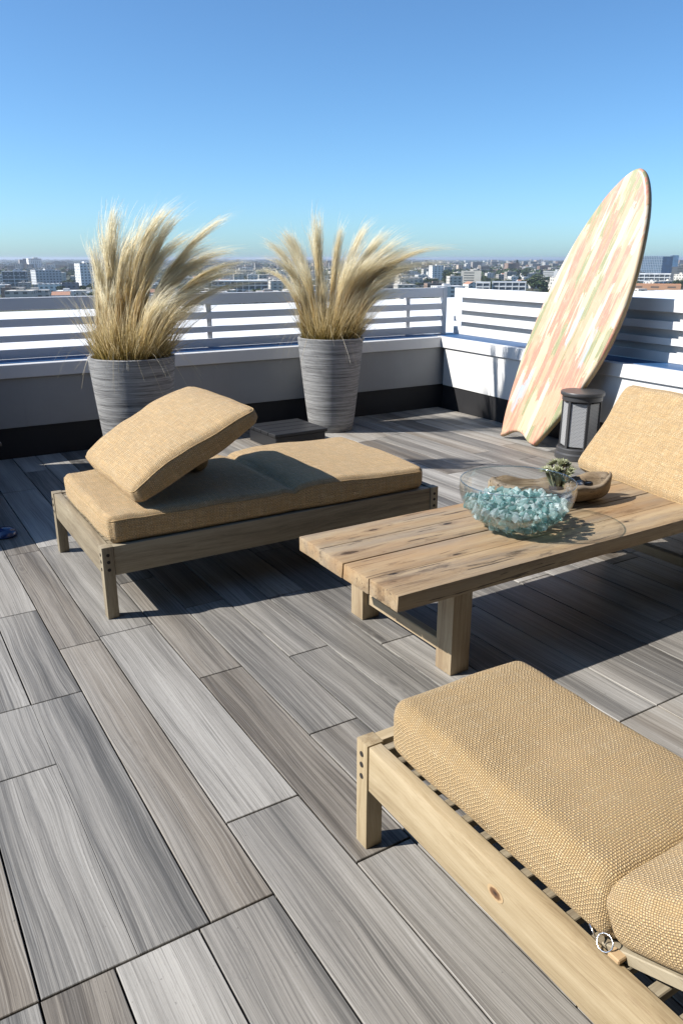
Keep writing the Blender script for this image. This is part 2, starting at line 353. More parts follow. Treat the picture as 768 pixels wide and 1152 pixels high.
# ------------------------------------------------------------------ deck of wood-look tiles
def build_deck():
    bm = bmesh.new()
    tone = bm.faces.layers.float_color.new('tone')
    X_END = 5.13; Y_END = 6.37
    def plank(x0, x1, y0, y1, g=0.0025, t=None):
        if x1 - x0 < 0.02 or y1 - y0 < 0.03: return
        L = random.choice([0.42, 0.50, 0.56, 0.62, 0.70]); B = random.choice([0.15, 0.2, 0.3, 0.4, 0.8, 1.0])
        if t: L, B = t
        S = random.random()
        z1 = random.uniform(-0.0006, 0.0006); e = 0.0016
        a = (x0 + g, x1 - g, y0 + g, y1 - g)
        lo = [bm.verts.new((x, y, -0.016)) for x, y in ((a[0], a[2]), (a[1], a[2]), (a[1], a[3]), (a[0], a[3]))]
        md = [bm.verts.new((x, y, z1 - e)) for x, y in ((a[0], a[2]), (a[1], a[2]), (a[1], a[3]), (a[0], a[3]))]
        tp = [bm.verts.new((x, y, z1)) for x, y in ((a[0] + e, a[2] + e), (a[1] - e, a[2] + e), (a[1] - e, a[3] - e), (a[0] + e, a[3] - e))]
        fs = [bm.faces.new(tp)]
        for i in range(4):
            j = (i + 1) % 4
            fs.append(bm.faces.new((lo[i], lo[j], md[j], md[i]))); fs.append(bm.faces.new((md[i], md[j], tp[j], tp[i])))
        for f in fs: f[tone] = (L, B, S, 1)
    # columns ahead of y = 1.38
    edges = [-0.45, -0.27, -0.09, 0.10, 0.312, 0.487, 0.655, 0.885, 1.06, 1.25, 1.43, 1.62]
    while edges[-1] < X_END - 0.22: edges.append(edges[-1] + random.choice([0.178, 0.185, 0.19, 0.195, 0.21]))
    edges.append(X_END)
    left = [-0.45]
    while left[0] > -3.2: left.insert(0, left[0] - 0.19)
    edges = left[:-1] + edges
    known = {0.10: [1.38, 2.198, 2.592, 3.79, 4.99, 6.19], 0.312: [1.38, 2.59, 3.388, 4.6, 5.8], 0.487: [1.38, 2.957, 4.16, 5.36],
             0.655: [0.47, 1.675, 2.985, 4.2, 5.4], 0.885: [1.36, 2.45, 3.48, 4.68, 5.88], 1.06: [0.775, 1.92, 3.06, 4.26, 5.46],
             1.25: [1.2, 2.42, 3.62, 4.82, 6.02], 1.43: [1.7, 2.96, 4.16, 5.36]}
    tones = {(0.10, 0): (0.50, 0.0), (0.312, 0): (0.47, 0.0), (0.312, 1): (0.60, 0.15), (0.10, 1): (0.52, 0.0), (0.10, 2): (0.60, 0.1), (0.487, 0): (0.60, 0.85), (0.487, 1): (0.46, 0.8),
             (0.655, 0): (0.53, 0.2), (0.655, 1): (0.66, 0.1), (0.655, 2): (0.60, 0.2), (0.885, 0): (0.50, 0.75), (0.885, 1): (0.52, 0.7), (1.06, 1): (0.55, 0.2), (1.06, 0): (0.50, 0.5), (1.25, 1): (0.58, 0.2), (1.25, 2): (0.50, 0.6)}
    for i in range(len(edges) - 1):
        x0, x1 = edges[i], edges[i + 1]
        key = round(x0, 3)
        ys = known.get(key)
        lowlim = 1.38
        if ys is None:
            if x0 > 1.9:
                s = 1.43 + random.uniform(0.35, 1.2)
                ys = [1.43 - random.uniform(0.5, 1.2), 1.43] + [s + 1.2 * k for k in range(0, 5)]; ys = [ys[0] - 1.2, ys[0] - 2.4] + ys
            else:
                s = random.uniform(0, 1.2); ys = [s - 1.2 * k for k in range(4)][::-1] + [s + 1.2 * k for k in range(1, 7)]
        ys = [y for y in ys if y > -2.5]
        seq = sorted(set(ys))
        if key in known and seq[0] > -2:
            while seq[0] > -2: seq.insert(0, seq[0] - 1.2)
        seq = [y for y in seq if y < Y_END - 0.1] + [Y_END]
        for a, b in zip(seq, seq[1:]):
            if key in (0.10, 0.312, 0.487) or (-0.5 < x0 < 0.1):
                if b <= 1.39: continue
                if a < 1.38: a = 1.38
            if x0 > 1.9 and a < 1.43 < b:
                plank(x0, x1, 1.43, b); b = 1.43
                plank(x0, x1, a, b, t=(0.72, 0.9)); continue
            if x0 > 1.9 and b <= 1.43:
                plank(x0, x1, a, b, t=(0.72, 0.9)); continue
            t = None
            if key in known:
                idx = known[key].index(a) if a in known[key] else -1
                t = tones.get((key, idx))
            if key == 0.312 and b == 2.59: plank(x0 - 0.0022, x1, a, b, t=t); continue      # butted tight to its neighbour
            plank(x0, x1 + (0.0022 if key == 0.10 and b <= 2.6 else 0), a, b, t=t)
    # the nearer field below y = 1.38 left of x = 0.885
    low = [-0.50, -0.30, -0.10, 0.098, 0.258, 0.457, 0.655]
    lt = {0.098: (0.40, 0.7), 0.258: (0.72, 0.0), 0.457: (0.52, 0.2), 0.672: (0.55, 0.0), -0.10: (0.50, 0.0)}
    for i in range(len(low) - 1):
        x0, x1 = low[i], low[i + 1]
        a = 1.38
        while a > -2.4:
            b = a; a = b - (1.2 if b < 1.38 or i % 2 else 1.0)
            plank(x0, x1, a, b, t=lt.get(round(x0, 3)) if b == 1.38 else None)
    o = bobj('deck', bm, DECK); tag(o, kind='structure')
    bm = bmesh.new(); bx(bm, -3.4, 5.14, -2.6, 6.38, -0.30, -0.018)
    tag(bobj('sub_floor', bm, UNDER), kind='structure')
build_deck()

# ------------------------------------------------------------------ parapets and slatted railings
WX = 5.17      # inner face of right wall
WY = 6.40      # inner face of back wall
RS = 0.30      # railing set back on the cap
def parapet_back():
    t = thing('parapet_wall', (0, WY, 0), 0, 'low painted wall behind the two planters, in shade, with a flat cap and black base', 'wall')
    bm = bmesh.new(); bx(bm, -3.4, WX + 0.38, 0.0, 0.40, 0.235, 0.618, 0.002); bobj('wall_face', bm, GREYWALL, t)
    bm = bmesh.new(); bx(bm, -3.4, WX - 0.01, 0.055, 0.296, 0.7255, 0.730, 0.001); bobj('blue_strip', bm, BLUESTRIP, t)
    bm = bmesh.new(); bx(bm, -3.4, WX + 0.40, -0.022, 0.44, 0.6205, 0.725, 0.004); bobj('cap', bm, WHITE, t)
    bm = bmesh.new(); bx(bm, -3.4, WX + 0.36, 0.012, 0.38, -0.3, 0.2345); bobj('base_flashing', bm, BLACKBASE, t)
    return t
def rail_slats(bm, L, x0=0.0):
    """slats along local x, front face at local y=0, going +y"""
    bx(bm, x0, L, 0.0, 0.055, 1.108, 1.203, 0.003)
    for z0, z1 in ((0.978, 1.040), (0.861, 0.914), (0.7305, 0.806)):
        bx(bm, x0, L, 0.004, 0.030, z0, z1, 0.002)
parapet_back()
tr = thing('slatted_railing', (0, WY + RS, 0), 0, 'white slatted railing behind the planters, its inner side in shade', 'railing')
bm = bmesh.new(); rail_slats(bm, WX + RS - 0.06, -3.4); bobj('slats', bm, WHITE, tr)
for px in (0.35, 2.72, 4.95):
    bm = bmesh.new(); bx(bm, px, px + 0.05, 0.031, 0.075, 0.726, 1.114, 0.002); bobj('post', bm, WHITE, tr)
bm = bmesh.new(); bx(bm, WX + RS - 0.059, WX + RS - 0.004, 0.0, 0.055, 0.726, 1.204, 0.002); bobj('corner_post', bm, WHITE, tr)

# right wall: runs toward the viewer, slightly splayed
ANG = math.atan2(0.19, 3.0)
def right_frame():
    # local x runs from the corner toward the viewer (-Y), local +y outward (+X)
    return Matrix.Translation((WX, WY - 0.02, 0)) @ Matrix.Rotation(R(-90) - ANG, 4, 'Z')
tw = thing('parapet_wall', (WX, WY - 0.02, 0), R(-90) - ANG, 'low white parapet wall on the right, sunlit, with the surfboard leaning by it', 'wall')
LW = 8.0
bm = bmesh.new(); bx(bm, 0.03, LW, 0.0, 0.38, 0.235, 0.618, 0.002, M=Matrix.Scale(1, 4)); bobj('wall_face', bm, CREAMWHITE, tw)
bm = bmesh.new(); bx(bm, 0.0, LW, -0.022, 0.41, 0.6195, 0.7245, 0.004); bobj('cap', bm, WHITE, tw)
bm = bmesh.new(); bx(bm, 0.02, LW, 0.012, 0.36, -0.3, 0.2345); bobj('base_flashing', bm, BLACKBASE, tw)
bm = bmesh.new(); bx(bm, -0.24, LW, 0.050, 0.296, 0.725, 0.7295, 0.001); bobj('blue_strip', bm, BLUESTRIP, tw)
to = Matrix.Translation((WX, WY - 0.02, 0)) @ Matrix.Rotation(R(-90) - ANG, 4, 'Z') @ Vector((0, RS, 0))
tr2 = thing('slatted_railing', to, R(-90) - ANG, 'white slatted railing in full sun behind the surfboard', 'railing')
# flip: our local +y must point outward (+X); rotation of -90 maps +y to +X
bm = bmesh.new(); rail_slats(bm, LW, -0.24); bobj('slats', bm, WHITE, tr2)
bm = bmesh.new(); bx(bm, -0.18, LW, 0.060, 0.075, 0.80, 1.14); bobj('backing_board', bm, SHADEGREY, tr2)
for px, z1 in ((1.15, 1.0), (3.05, 1.0), (4.9, 1.0)):
    bm = bmesh.new(); bx(bm, px, px + 0.05, 0.031, 0.058, 0.726, z1, 0.002); bobj('post', bm, WHITE, tr2)

# ------------------------------------------------------------------ cushions
def spaced(n, h, r):
    inner = [-(h - r) + 2 * (h - r) * i / n for i in range(n + 1)]
    m = 4
    edge = [h - r + r * math.tan(math.pi / 4 * (i / m)) for i in range(1, m + 1)]
    return [-e for e in reversed(edge)] + inner + edge
def cushion(name, L, W, T, r, nx, ny, mat, parent, deform=None, bulge=0.012, seed=0, piping=True):
    hx, hy, hz = L / 2, W / 2, T / 2; r = min(r, hz * 0.98)
    xs, ys, zs = spaced(nx, hx, r), spaced(ny, hy, r), spaced(2, hz, r)
    bm = bmesh.new(); uvl = bm.loops.layers.uv.new('UVMap'); cache = {}
    def shape(p):
        q = Vector((max(-hx + r, min(hx - r, p.x)), max(-hy + r, min(hy - r, p.y)), max(-hz + r, min(hz - r, p.z))))
        d = p - q
        v = q + d.normalized() * r if d.length > 1e-9 else p.copy()
        fx = max(0, 1 - (p.x / hx) ** 4); fy = max(0, 1 - (p.y / hy) ** 4)
        v.z += (1 if p.z > 0 else -0.3) * bulge * fx * fy * abs(p.z) / hz
        w = noise.noise(Vector((v.x * 3.1 + seed, v.y * 3.1, v.z * 2 + seed))) * 0.012 + noise.noise(Vector((v.x * 11 + seed, v.y * 9, seed))) * 0.0036 + noise.noise(Vector((v.x * 26 + seed, v.y * 7, seed))) * 0.0014 * (abs(p.y) / hy) ** 4
        if p.z > -hz * 0.5: v.z += w
        v.x += noise.noise(Vector((seed, v.y * 5, v.z * 9))) * 0.006 * (abs(p.x) / hx) ** 3
        v.y += noise.noise(Vector((v.x * 5, seed, v.z * 9))) * 0.006 * (abs(p.y) / hy) ** 3
        # corners sit in a little
        cf = (abs(p.x) / hx) ** 8 * (abs(p.y) / hy) ** 8
        v.x *= 1 - 0.02 * cf; v.y *= 1 - 0.02 * cf
        if deform: v = deform(v)
        return v
    def vert(p):
        k = (round(p[0], 6), round(p[1], 6), round(p[2], 6))
        if k not in cache: cache[k] = bm.verts.new(shape(Vector(p)))
        return cache[k]
    def face(ps, uvf):
        try: f = bm.faces.new([vert(p) for p in ps])
        except ValueError: return
        for lp, p in zip(f.loops, ps): lp[uvl].uv = uvf(p)
    for s in (1, -1):
        for i in range(len(xs) - 1):
            for j in range(len(ys) - 1):
                ps = [(xs[i], ys[j], s * hz), (xs[i + 1], ys[j], s * hz), (xs[i + 1], ys[j + 1], s * hz), (xs[i], ys[j + 1], s * hz)]
                face(ps if s > 0 else ps[::-1], lambda p: (p[0], p[1]))
        for i in range(len(xs) - 1):
            for k in range(len(zs) - 1):
                ps = [(xs[i], s * hy, zs[k]), (xs[i + 1], s * hy, zs[k]), (xs[i + 1], s * hy, zs[k + 1]), (xs[i], s * hy, zs[k + 1])]
                face(ps if s < 0 else ps[::-1], lambda p: (p[0], s * (hy + hz - p[2])))
        for j in range(len(ys) - 1):
            for k in range(len(zs) - 1):
                ps = [(s * hx, ys[j], zs[k]), (s * hx, ys[j + 1], zs[k]), (s * hx, ys[j + 1], zs[k + 1]), (s * hx, ys[j], zs[k + 1])]
                face(ps if s > 0 else ps[::-1], lambda p: (s * (hx + hz - p[2]), p[1]))
    o = bobj(name, bm, mat, parent, smooth=True)
    if piping:
        for zz in (hz * 0.72,):
            pts = []
            base = []
            for x in xs: base.append((x, -hy, zz))
            for y in ys: base.append((hx, y, zz))
            for x in reversed(xs): base.append((x, hy, zz))
            for y in reversed(ys): base.append((-hx, y, zz))
            last = None
            for p in base:
                if last and (Vector(p) - Vector(last)).length < 1e-6: continue
                last = p; pts.append(shape(Vector(p)))
            clean = [pts[0]]
            for p in pts[1:]:
                if (p - clean[-1]).length > 0.004: clean.append(p)
            if (clean[0] - clean[-1]).length < 0.004: clean.pop()
            bm = bmesh.new(); tube(bm, clean, 0.0025, 6, closed=True); fix(bm)
            bobj('piping', bm, PIPE, o, smooth=True)
    return o
def m_pipe():
    g = NT('straw_piping'); n = g.noise(g.obj, 260, 3, 0.6)
    c = g.ramp(n, [(0.3, (0.24, 0.14, 0.055)), (0.7, (0.52, 0.39, 0.22))])
    return g.done(g.pbsdf(c, 0.85, g.bump(n, 0.5, 0.002), 0.2))
PIPE = m_pipe()

# ------------------------------------------------------------------ loungers
def lounger_frame(t, L, W, wood, slat_wood, top=0.332, slat_axis='y', rail=0.038, leg=0.05, pitch=0.056, slat_w=0.022):
    """frame from local (0,0) to (L,W); end rail along y at x=0; slats across"""
    rz0, rz1 = top - 0.135, top - 0.002
    for k, (x, y) in enumerate(((0, 0), (0, W - leg), (L - leg, 0), (L - leg, W - leg))):
        bm = bmesh.new(); bx(bm, x, x + leg, y, y + leg, 0.0, top, 0.003, 2)
        lg = bobj('leg', bm, wood[2], t, angle=40)
        for zz in (top - 0.036, top - 0.068, top - 0.103):      # three dark bolt holes on the outer faces
            sx = x - 0.0006 if x == 0 else x + leg + 0.0006
            sy = y - 0.0006 if y == 0 else y + leg + 0.0006
            for M in (Matrix.Translation((sx, y + leg / 2, zz)) @ Matrix.Rotation(R(90), 4, 'Y'), Matrix.Translation((x + leg / 2, sy, zz)) @ Matrix.Rotation(R(90), 4, 'X')):
                bm = bmesh.new()
                bmesh.ops.create_cone(bm, cap_ends=True, segments=16, radius1=0.0075, radius2=0.0075, depth=0.0022, matrix=M)
                bobj('bolt', bm, DOWEL, lg)
    e = 0.004
    bm = bmesh.new(); bx(bm, e, e + rail, leg + .001, W - leg - .001, rz0, rz1, 0.004, 2); bobj('end_rail', bm, wood[1], t, angle=40)
    bm = bmesh.new(); bx(bm, L - e - rail, L - e, leg + .001, W - leg - .001, rz0, rz1, 0.004, 2); bobj('end_rail', bm, wood[1], t, angle=40)
    bm = bmesh.new(); bx(bm, leg + .001, L - leg - .001, e, e + rail, rz0, rz1, 0.004, 2); bobj('side_rail', bm, wood[0], t, angle=40)
    bm = bmesh.new(); bx(bm, leg + .001, L - leg - .001, W - e - rail, W - e, rz0, rz1, 0.004, 2); bobj('side_rail', bm, wood[0], t, angle=40)
    if slat_axis == 'x':        # slats run along x, spaced in y
        y = e + rail + 0.01
        while y < W - rail - 0.03:
            bm = bmesh.new(); bx(bm, e + rail + 0.001, L - e - rail - 0.001, y, y + slat_w, top - 0.030, top - 0.008, 0.002); bobj('slat', bm, slat_wood[0], t); y += pitch
    else:
        x = e + rail + 0.012
        while x < L - rail - 0.03:
            bm = bmesh.new(); bx(bm, x, x + slat_w, e + rail + 0.001, W - e - rail - 0.001, top - 0.030, top - 0.008, 0.002); bobj('slat', bm, slat_wood[1], t); x += pitch

L1 = thing('sun_lounger', (0.733, 3.122, 0), R(-0.3), 'broad wooden lounger with a flat straw mattress, standing in front of the two planters', 'lounger', 'wooden loungers on the deck')
lounger_frame(L1, 1.80, 0.99, AGED, AGED, slat_axis='x', pitch=0.062, slat_w=0.056)
def d1(v):
    # crease across the mattress and a softly drooping front edge
    x = v.x + 0.88
    c = math.exp(-((x - 0.93) / 0.028) ** 2)
    if v.z > 0: v.z -= 0.020 * c
    v.y += (0.006 * c if v.y < 0 else -0.006 * c) if abs(v.y) > 0.3 else 0
    v.z += 0.008 * math.exp(-((x - 1.2) / 0.25) ** 2) * (1 if v.z > 0 else 0)
    return v
mt = cushion('mattress', 1.70, 0.86, 0.125, 0.036, 60, 30, WEAVE_FAR, L1, d1, 0.010, 3.3)
mt.location = (0.034 + 0.85, 0.012 + 0.43, 0.328 + 0.0625)

# loose back cushion propped up on the far lounger
def dp(v):
    k = 1.0 - 0.42 * (abs(v.x) / 0.35) ** 3 - 0.10 * (abs(v.y) / 0.41) ** 4      # thinner toward the seams
    v.z = v.z * k + 0.012 * math.sin((v.x + 0.36) / 0.72 * math.pi)
    v.y *= 1 - 0.03 * (1 - (v.x / 0.36) ** 2)
    v.z += 0.010 * math.exp(-((v.x - 0.10) / 0.10) ** 2) * (v.y / 0.4)
    return v
PB = thing('back_cushion', (0.93, 3.575, 0.455), 0, 'big straw coloured cushion propped up at a slant on the far lounger mattress', 'cushion')
pc = cushion('cushion_body', 0.69, 0.82, 0.135, 0.042, 30, 34, WEAVE_FAR, PB, dp, 0.012, 9.1)
pc.matrix_basis = Matrix.Rotation(R(-27.5), 4, 'Y') @ Matrix.Translation((0.345, 0.0, 0.055))
BO = thing('bolster', (1.38, 3.78, 0.517), 0, 'short round bolster tucked under the raised back cushion', 'bolster')
bm = bmesh.new(); lathe(bm, [(0.001, -0.17), (0.04, -0.17), (0.054, -0.155), (0.06, -0.13), (0.06, 0.13), (0.054, 0.155), (0.04, 0.17), (0.001, 0.17)], 32, M=Matrix.Rotation(R(90), 4, 'X'))
bobj('bolster_body', bm, PIPE, BO, smooth=True)

# near lounger: runs toward the viewer
L2 = thing('sun_lounger', (0.931, 1.434, 0), R(-90 - 0.6), 'narrow wooden lounger in the near right corner with a knot in its side rail', 'lounger', 'wooden loungers on the deck')
# local x -> -Y world (length), local y -> +X world (width)
lounger_frame(L2, 1.75, 0.545, TEAK, AGED, top=0.322, slat_axis='y', pitch=0.062, slat_w=0.024)
seat = cushion('seat_cushion', 0.715, 0.445, 0.145, 0.042, 50, 36, WEAVE_NEAR, L2, None, 0.012, 5.7, piping=False)
seat.location = (0.075 + 0.3575, 0.034 + 0.2225, 0.318 + 0.0725)
back = cushion('back_pad', 0.72, 0.445, 0.125, 0.042, 40, 30, WEAVE_NEAR, L2, None, 0.014, 1.7, piping=False)
back.matrix_basis = Matrix.Translation((0.775, 0.034 + 0.2225, 0.322)) @ Matrix.Rotation(R(-24), 4, 'Y') @ Matrix.Translation((0.36, 0, 0.0635))
bm = bmesh.new()
Mb = Matrix.Translation((0.755, 0, 0.316)) @ Matrix.Rotation(R(-24), 4, 'Y')
for y in (0.05, 0.46): bx(bm, 0.0, 0.72, y, y + 0.03, -0.026, -0.002, 0.002, M=Mb)
for k in range(10): bx(bm, 0.03 + k * 0.07, 0.055 + k * 0.07, 0.082, 0.458, -0.02, -0.002, 0.0, M=Mb)
fix(bm); bobj('backrest_frame', bm, AGED[0], L2)
# buckle and strap on the cushion tie
bm = bmesh.new()
tube(bm, [(0.775 + 0.016 * math.cos(a), 0.036 + 0.009 * math.sin(a), 0.338 + 0.012 * math.sin(a)) for a in [math.pi * 2 * i / 14 for i in range(14)]], 0.0014, 6, closed=True)
tube(bm, [(0.735, 0.040, 0.345), (0.748, 0.036, 0.339), (0.757, 0.033, 0.334)], [0.003, 0.002, 0.0012], 6)
fix(bm); bk = bobj('buckle', bm, STEEL, L2, smooth=True)
bm = bmesh.new(); bx(bm, 0.786, 0.812, 0.030, 0.052, 0.3225, 0.333, 0.002); bobj('strap', bm, WEBBING, L2)
# knot on the side rail
def m_knot():
    g = NT('wood_knot'); o = g.obj
    sp = g.n('SeparateXYZ'); g.t.links.new(o, sp.inputs[0])
    d = g.n('VectorMath', operation='LENGTH'); g.t.links.new(g.map(o, (42, 1, 66)), d.inputs[0])
    n = g.noise(o, 120, 3, 0.6)
    v = g.math('ADD', d.outputs['Value'], g.math('MULTIPLY', n, 0.4))
    c = g.ramp(v, [(0.25, (0.02, 0.012, 0.008)), (0.55, (0.11, 0.055, 0.025)), (0.8, (0.16, 0.08, 0.035)), (1.15, (0.44, 0.31, 0.17))])
    return g.done(g.pbsdf(c, 0.6))
bm = bmesh.new(); bmesh.ops.create_circle(bm, cap_ends=True, segments=28, radius=1.0, matrix=Matrix.Rotation(R(90), 4, 'X') @ Matrix.Diagonal((0.024, 0.016, 1, 1)))
for f in bm.faces:
    if f.normal.y > 0: f.normal_flip()
kn = bobj('knot', bm, m_knot(), L2); kn.location = (0.530, 0.0032, 0.258)

# ------------------------------------------------------------------ low table
TZ = 0.415; TT = 0.062
TB = thing('coffee_table', (1.41, 1.922, 0), R(0.0), 'long low rustic wooden table with cracked weathered planks, holding the glass bowl', 'table')
bm = bmesh.new()
TL = 2.02
ws = [0.178, 0.170, 0.176, 0.166]; y = 0.0
for k, w in enumerate(ws):
    gap = 0.0028 if k == 1 else 0.0006
    e0 = random.uniform(-0.008, 0.006)
    bx(bm, e0, TL + random.uniform(-0.01, 0.01), y, y + w - gap, TZ - TT + random.uniform(-.001, .001), TZ + random.uniform(-0.0008, 0.0008), 0.005, 2); y += w + gap
TW = y
# split for gentle irregularity along the edges
bmesh.ops.subdivide_edges(bm, edges=[e for e in bm.edges if e.calc_length() > 1.0], cuts=60, use_grid_fill=True)
for v in bm.verts:
    n_ = noise.noise(Vector((v.co.x * 2.3, v.co.y * 4, 3.3)))
    v.co.z += n_ * 0.0022 * (1 if v.co.z > TZ - 0.02 else 0)
    v.co.y += noise.noise(Vector((v.co.x * 5, v.co.z * 20, 8.3))) * 0.0016
    if v.co.x < 0.02: v.co.x += noise.noise(Vector((v.co.y * 30, v.co.z * 40, 1.3))) * 0.004
bobj('tabletop', bm, RUSTIC, TB, angle=35)
for (x, y) in ((0.285, 0.045), (0.262, 0.615), (1.80, 0.045), (1.80, 0.60)):
    bm = bmesh.new(); bx(bm, x, x + 0.09, y, y + 0.092, 0.0, TZ - TT - 0.001, 0.004, 2); bobj('leg', bm, TLEG[2], TB, angle=40)
for x in (0.290, 1.82):
    bm = bmesh.new(); bx(bm, x, x + 0.038, 0.139, 0.612, 0.070, 0.118, 0.003); bobj('stretcher', bm, TLEG[1], TB)
    bm = bmesh.new(); bx(bm, x + 0.02, x + 0.055, 0.139, 0.612, TZ - TT - 0.085, TZ - TT - 0.002, 0.003); bobj('apron', bm, TLEG[1], TB)

# ------------------------------------------------------------------ glass bowl with sea glass
BC = Vector((2.245, 2.24, TZ + 0.0035)); BH = 0.198; BR = 0.224
def bowl_r(z):   # outer radius by height
    t = max(0.0, min(1.0, z / BH))
    return 0.075 + (BR - 0.055) * (1 - (1 - t) ** 2.3) ** 0.62 - 0.006 * max(0, (t - 0.85) / 0.15)
def m_glass():
    g = NT('clear_bowl_glass')
    fr = g.n('Fresnel', IOR=1.22)
    fac = g.math('MULTIPLY', fr.outputs[0], 1.0)
    fac = g.math('MINIMUM', fac, 0.26)
    tr_ = g.n('BsdfTransparent', Color=(0.955, 0.97, 0.975, 1)); gl = g.n('BsdfGlossy', Roughness=0.02, Color=(1, 1, 1, 1))
    mx = g.n('MixShader'); g.t.links.new(fac, mx.inputs[0]); g.t.links.new(tr_.outputs[0], mx.inputs[1]); g.t.links.new(gl.outputs[0], mx.inputs[2])
    return g.done(mx.outputs[0])
GB = thing('glass_bowl', BC, 0, 'large round clear glass bowl filled with sea glass on the low table', 'bowl')
bm = bmesh.new(); prof = []
N = 30
prof.append((0.001, 0.0)); prof.append((0.07, 0.0))
for i in range(N + 1):
    z = BH * i / N; prof.append((bowl_r(z), z + 0.001))
top_r = bowl_r(BH)
prof += [(top_r - 0.0008, BH + 0.0032), (top_r - 0.003, BH + 0.0032)]
for i in range(N, -1, -1):
    z = BH * i / N
    prof.append((bowl_r(z) - 0.0042, max(z, 0.006) + 0.001))
prof.append((0.001, 0.007))
lathe(bm, prof, 96); fix(bm)
bobj('bowl_body', bm, m_glass(), GB, smooth=True)
bm = bmesh.new(); tube(bm, [((top_r - 0.002) * math.cos(a), (top_r - 0.002) * math.sin(a), BH + 0.003) for a in [2 * math.pi * i / 96 for i in range(96)]], 0.0028, 8, closed=True); fix(bm)
def m_rim():
    g = NT('bowl_rim_glass')
    tr_ = g.n('BsdfTransparent', Color=(0.80, 0.87, 0.88, 1)); gl = g.n('BsdfGlossy', Roughness=0.05)
    mx = g.n('MixShader'); mx.inputs[0].default_value = 0.28; g.t.links.new(tr_.outputs[0], mx.inputs[1]); g.t.links.new(gl.outputs[0], mx.inputs[2])
    return g.done(mx.outputs[0])
bobj('rim', bm, m_rim(), GB, smooth=True)

def m_seaglass(name, col, deep):
    g = NT(name); o = g.obj
    n = g.noise(o, 60, 3, 0.6)
    c = g.mix(g.ramp(n, [(0.35, 0), (0.65, 1)]), col, deep)
    rg = g.math('ADD', 0.08, g.math('MULTIPLY', n, 0.15))
    p = g.pbsdf(c, rg, g.bump(n, 0.3, 0.003), 0.9)
    tl = g.n('BsdfTranslucent'); g.t.links.new(c, tl.inputs[0])
    tr_ = g.n('BsdfTransparent', Color=(0.72, 0.88, 0.87, 1))
    gb = g.n('BsdfGlass', IOR=1.35, Roughness=0.08); g.t.links.new(c, gb.inputs['Color'])
    m0 = g.n('MixShader'); m0.inputs[0].default_value = 0.45; g.t.links.new(p, m0.inputs[1]); g.t.links.new(gb.outputs[0], m0.inputs[2]); p = m0.outputs[0]
    m1 = g.n('MixShader'); m1.inputs[0].default_value = 0.30; g.t.links.new(p, m1.inputs[1]); g.t.links.new(tl.outputs[0], m1.inputs[2])
    m2 = g.n('MixShader'); m2.inputs[0].default_value = 0.30; g.t.links.new(m1.outputs[0], m2.inputs[1]); g.t.links.new(tr_.outputs[0], m2.inputs[2])
    return g.done(m2.outputs[0])
SG = [m_seaglass('pale_aqua_glass', (0.76, 0.88, 0.86), (0.58, 0.76, 0.75)), m_seaglass('sea_green_glass', (0.44, 0.64, 0.63), (0.26, 0.47, 0.47)), m_seaglass('frosted_glass', (0.86, 0.91, 0.90), (0.70, 0.81, 0.81))]
stones = []
def stone_mesh(seed, mat):
    rnd = random.Random(seed); bm = bmesh.new()
    pts = []
    for _ in range(9):
        v = Vector([rnd.gauss(0, 1) for _ in range(3)]).normalized()
        pts.append(bm.verts.new(Vector((v.x * rnd.uniform(0.8, 1.15), v.y * rnd.uniform(0.7, 1.1), v.z * rnd.uniform(0.55, 0.9)))))
    bmesh.ops.convex_hull(bm, input=pts)
    for v in [v for v in bm.verts if not v.link_faces]: bm.verts.remove(v)
    bmesh.ops.bevel(bm, geom=list(bm.edges), offset=0.05, segments=1, affect='EDGES')
    fix(bm)
    me = bpy.data.meshes.new('sea_glass_piece'); bm.to_mesh(me); bm.free(); me.materials.append(mat); return me
SM = [stone_mesh(100 + i, SG[i % 3]) for i in range(12)]
placed = []
tries = 0
while len(placed) < 298 and tries < 90000:
    tries += 1
    topl = random.random() < 0.38
    z = random.uniform(0.088, 0.114) if topl else random.uniform(0.016, 0.108)
    rmax = bowl_r(z) - 0.0042 - 0.0135
    a = random.uniform(0, 2 * math.pi); rr = rmax * math.sqrt(random.uniform(0, 1)) if topl else rmax * random.uniform(0.93, 1.0)
    hump = 0.010 * math.cos(rr / 0.2 * 2.0)
    p = Vector((rr * math.cos(a), rr * math.sin(a), z + (hump if z > 0.09 else 0)))
    s = random.uniform(0.017, 0.029)
    if all((p - q).length > 0.55 * (s + s2) for q, s2 in placed):
        placed.append((p, s))
for p, s in placed:
    o = bpy.data.objects.new('sea_glass_piece', random.choice(SM)); COL.objects.link(o)
    o.location = BC + p; o.scale = (s, s, s); o.rotation_euler = [random.uniform(0, 6.28) for _ in range(3)]
    tag(o, 'small chunk of blue green sea glass in the clear bowl', 'sea glass', 'pieces of sea glass heaped in the bowl')

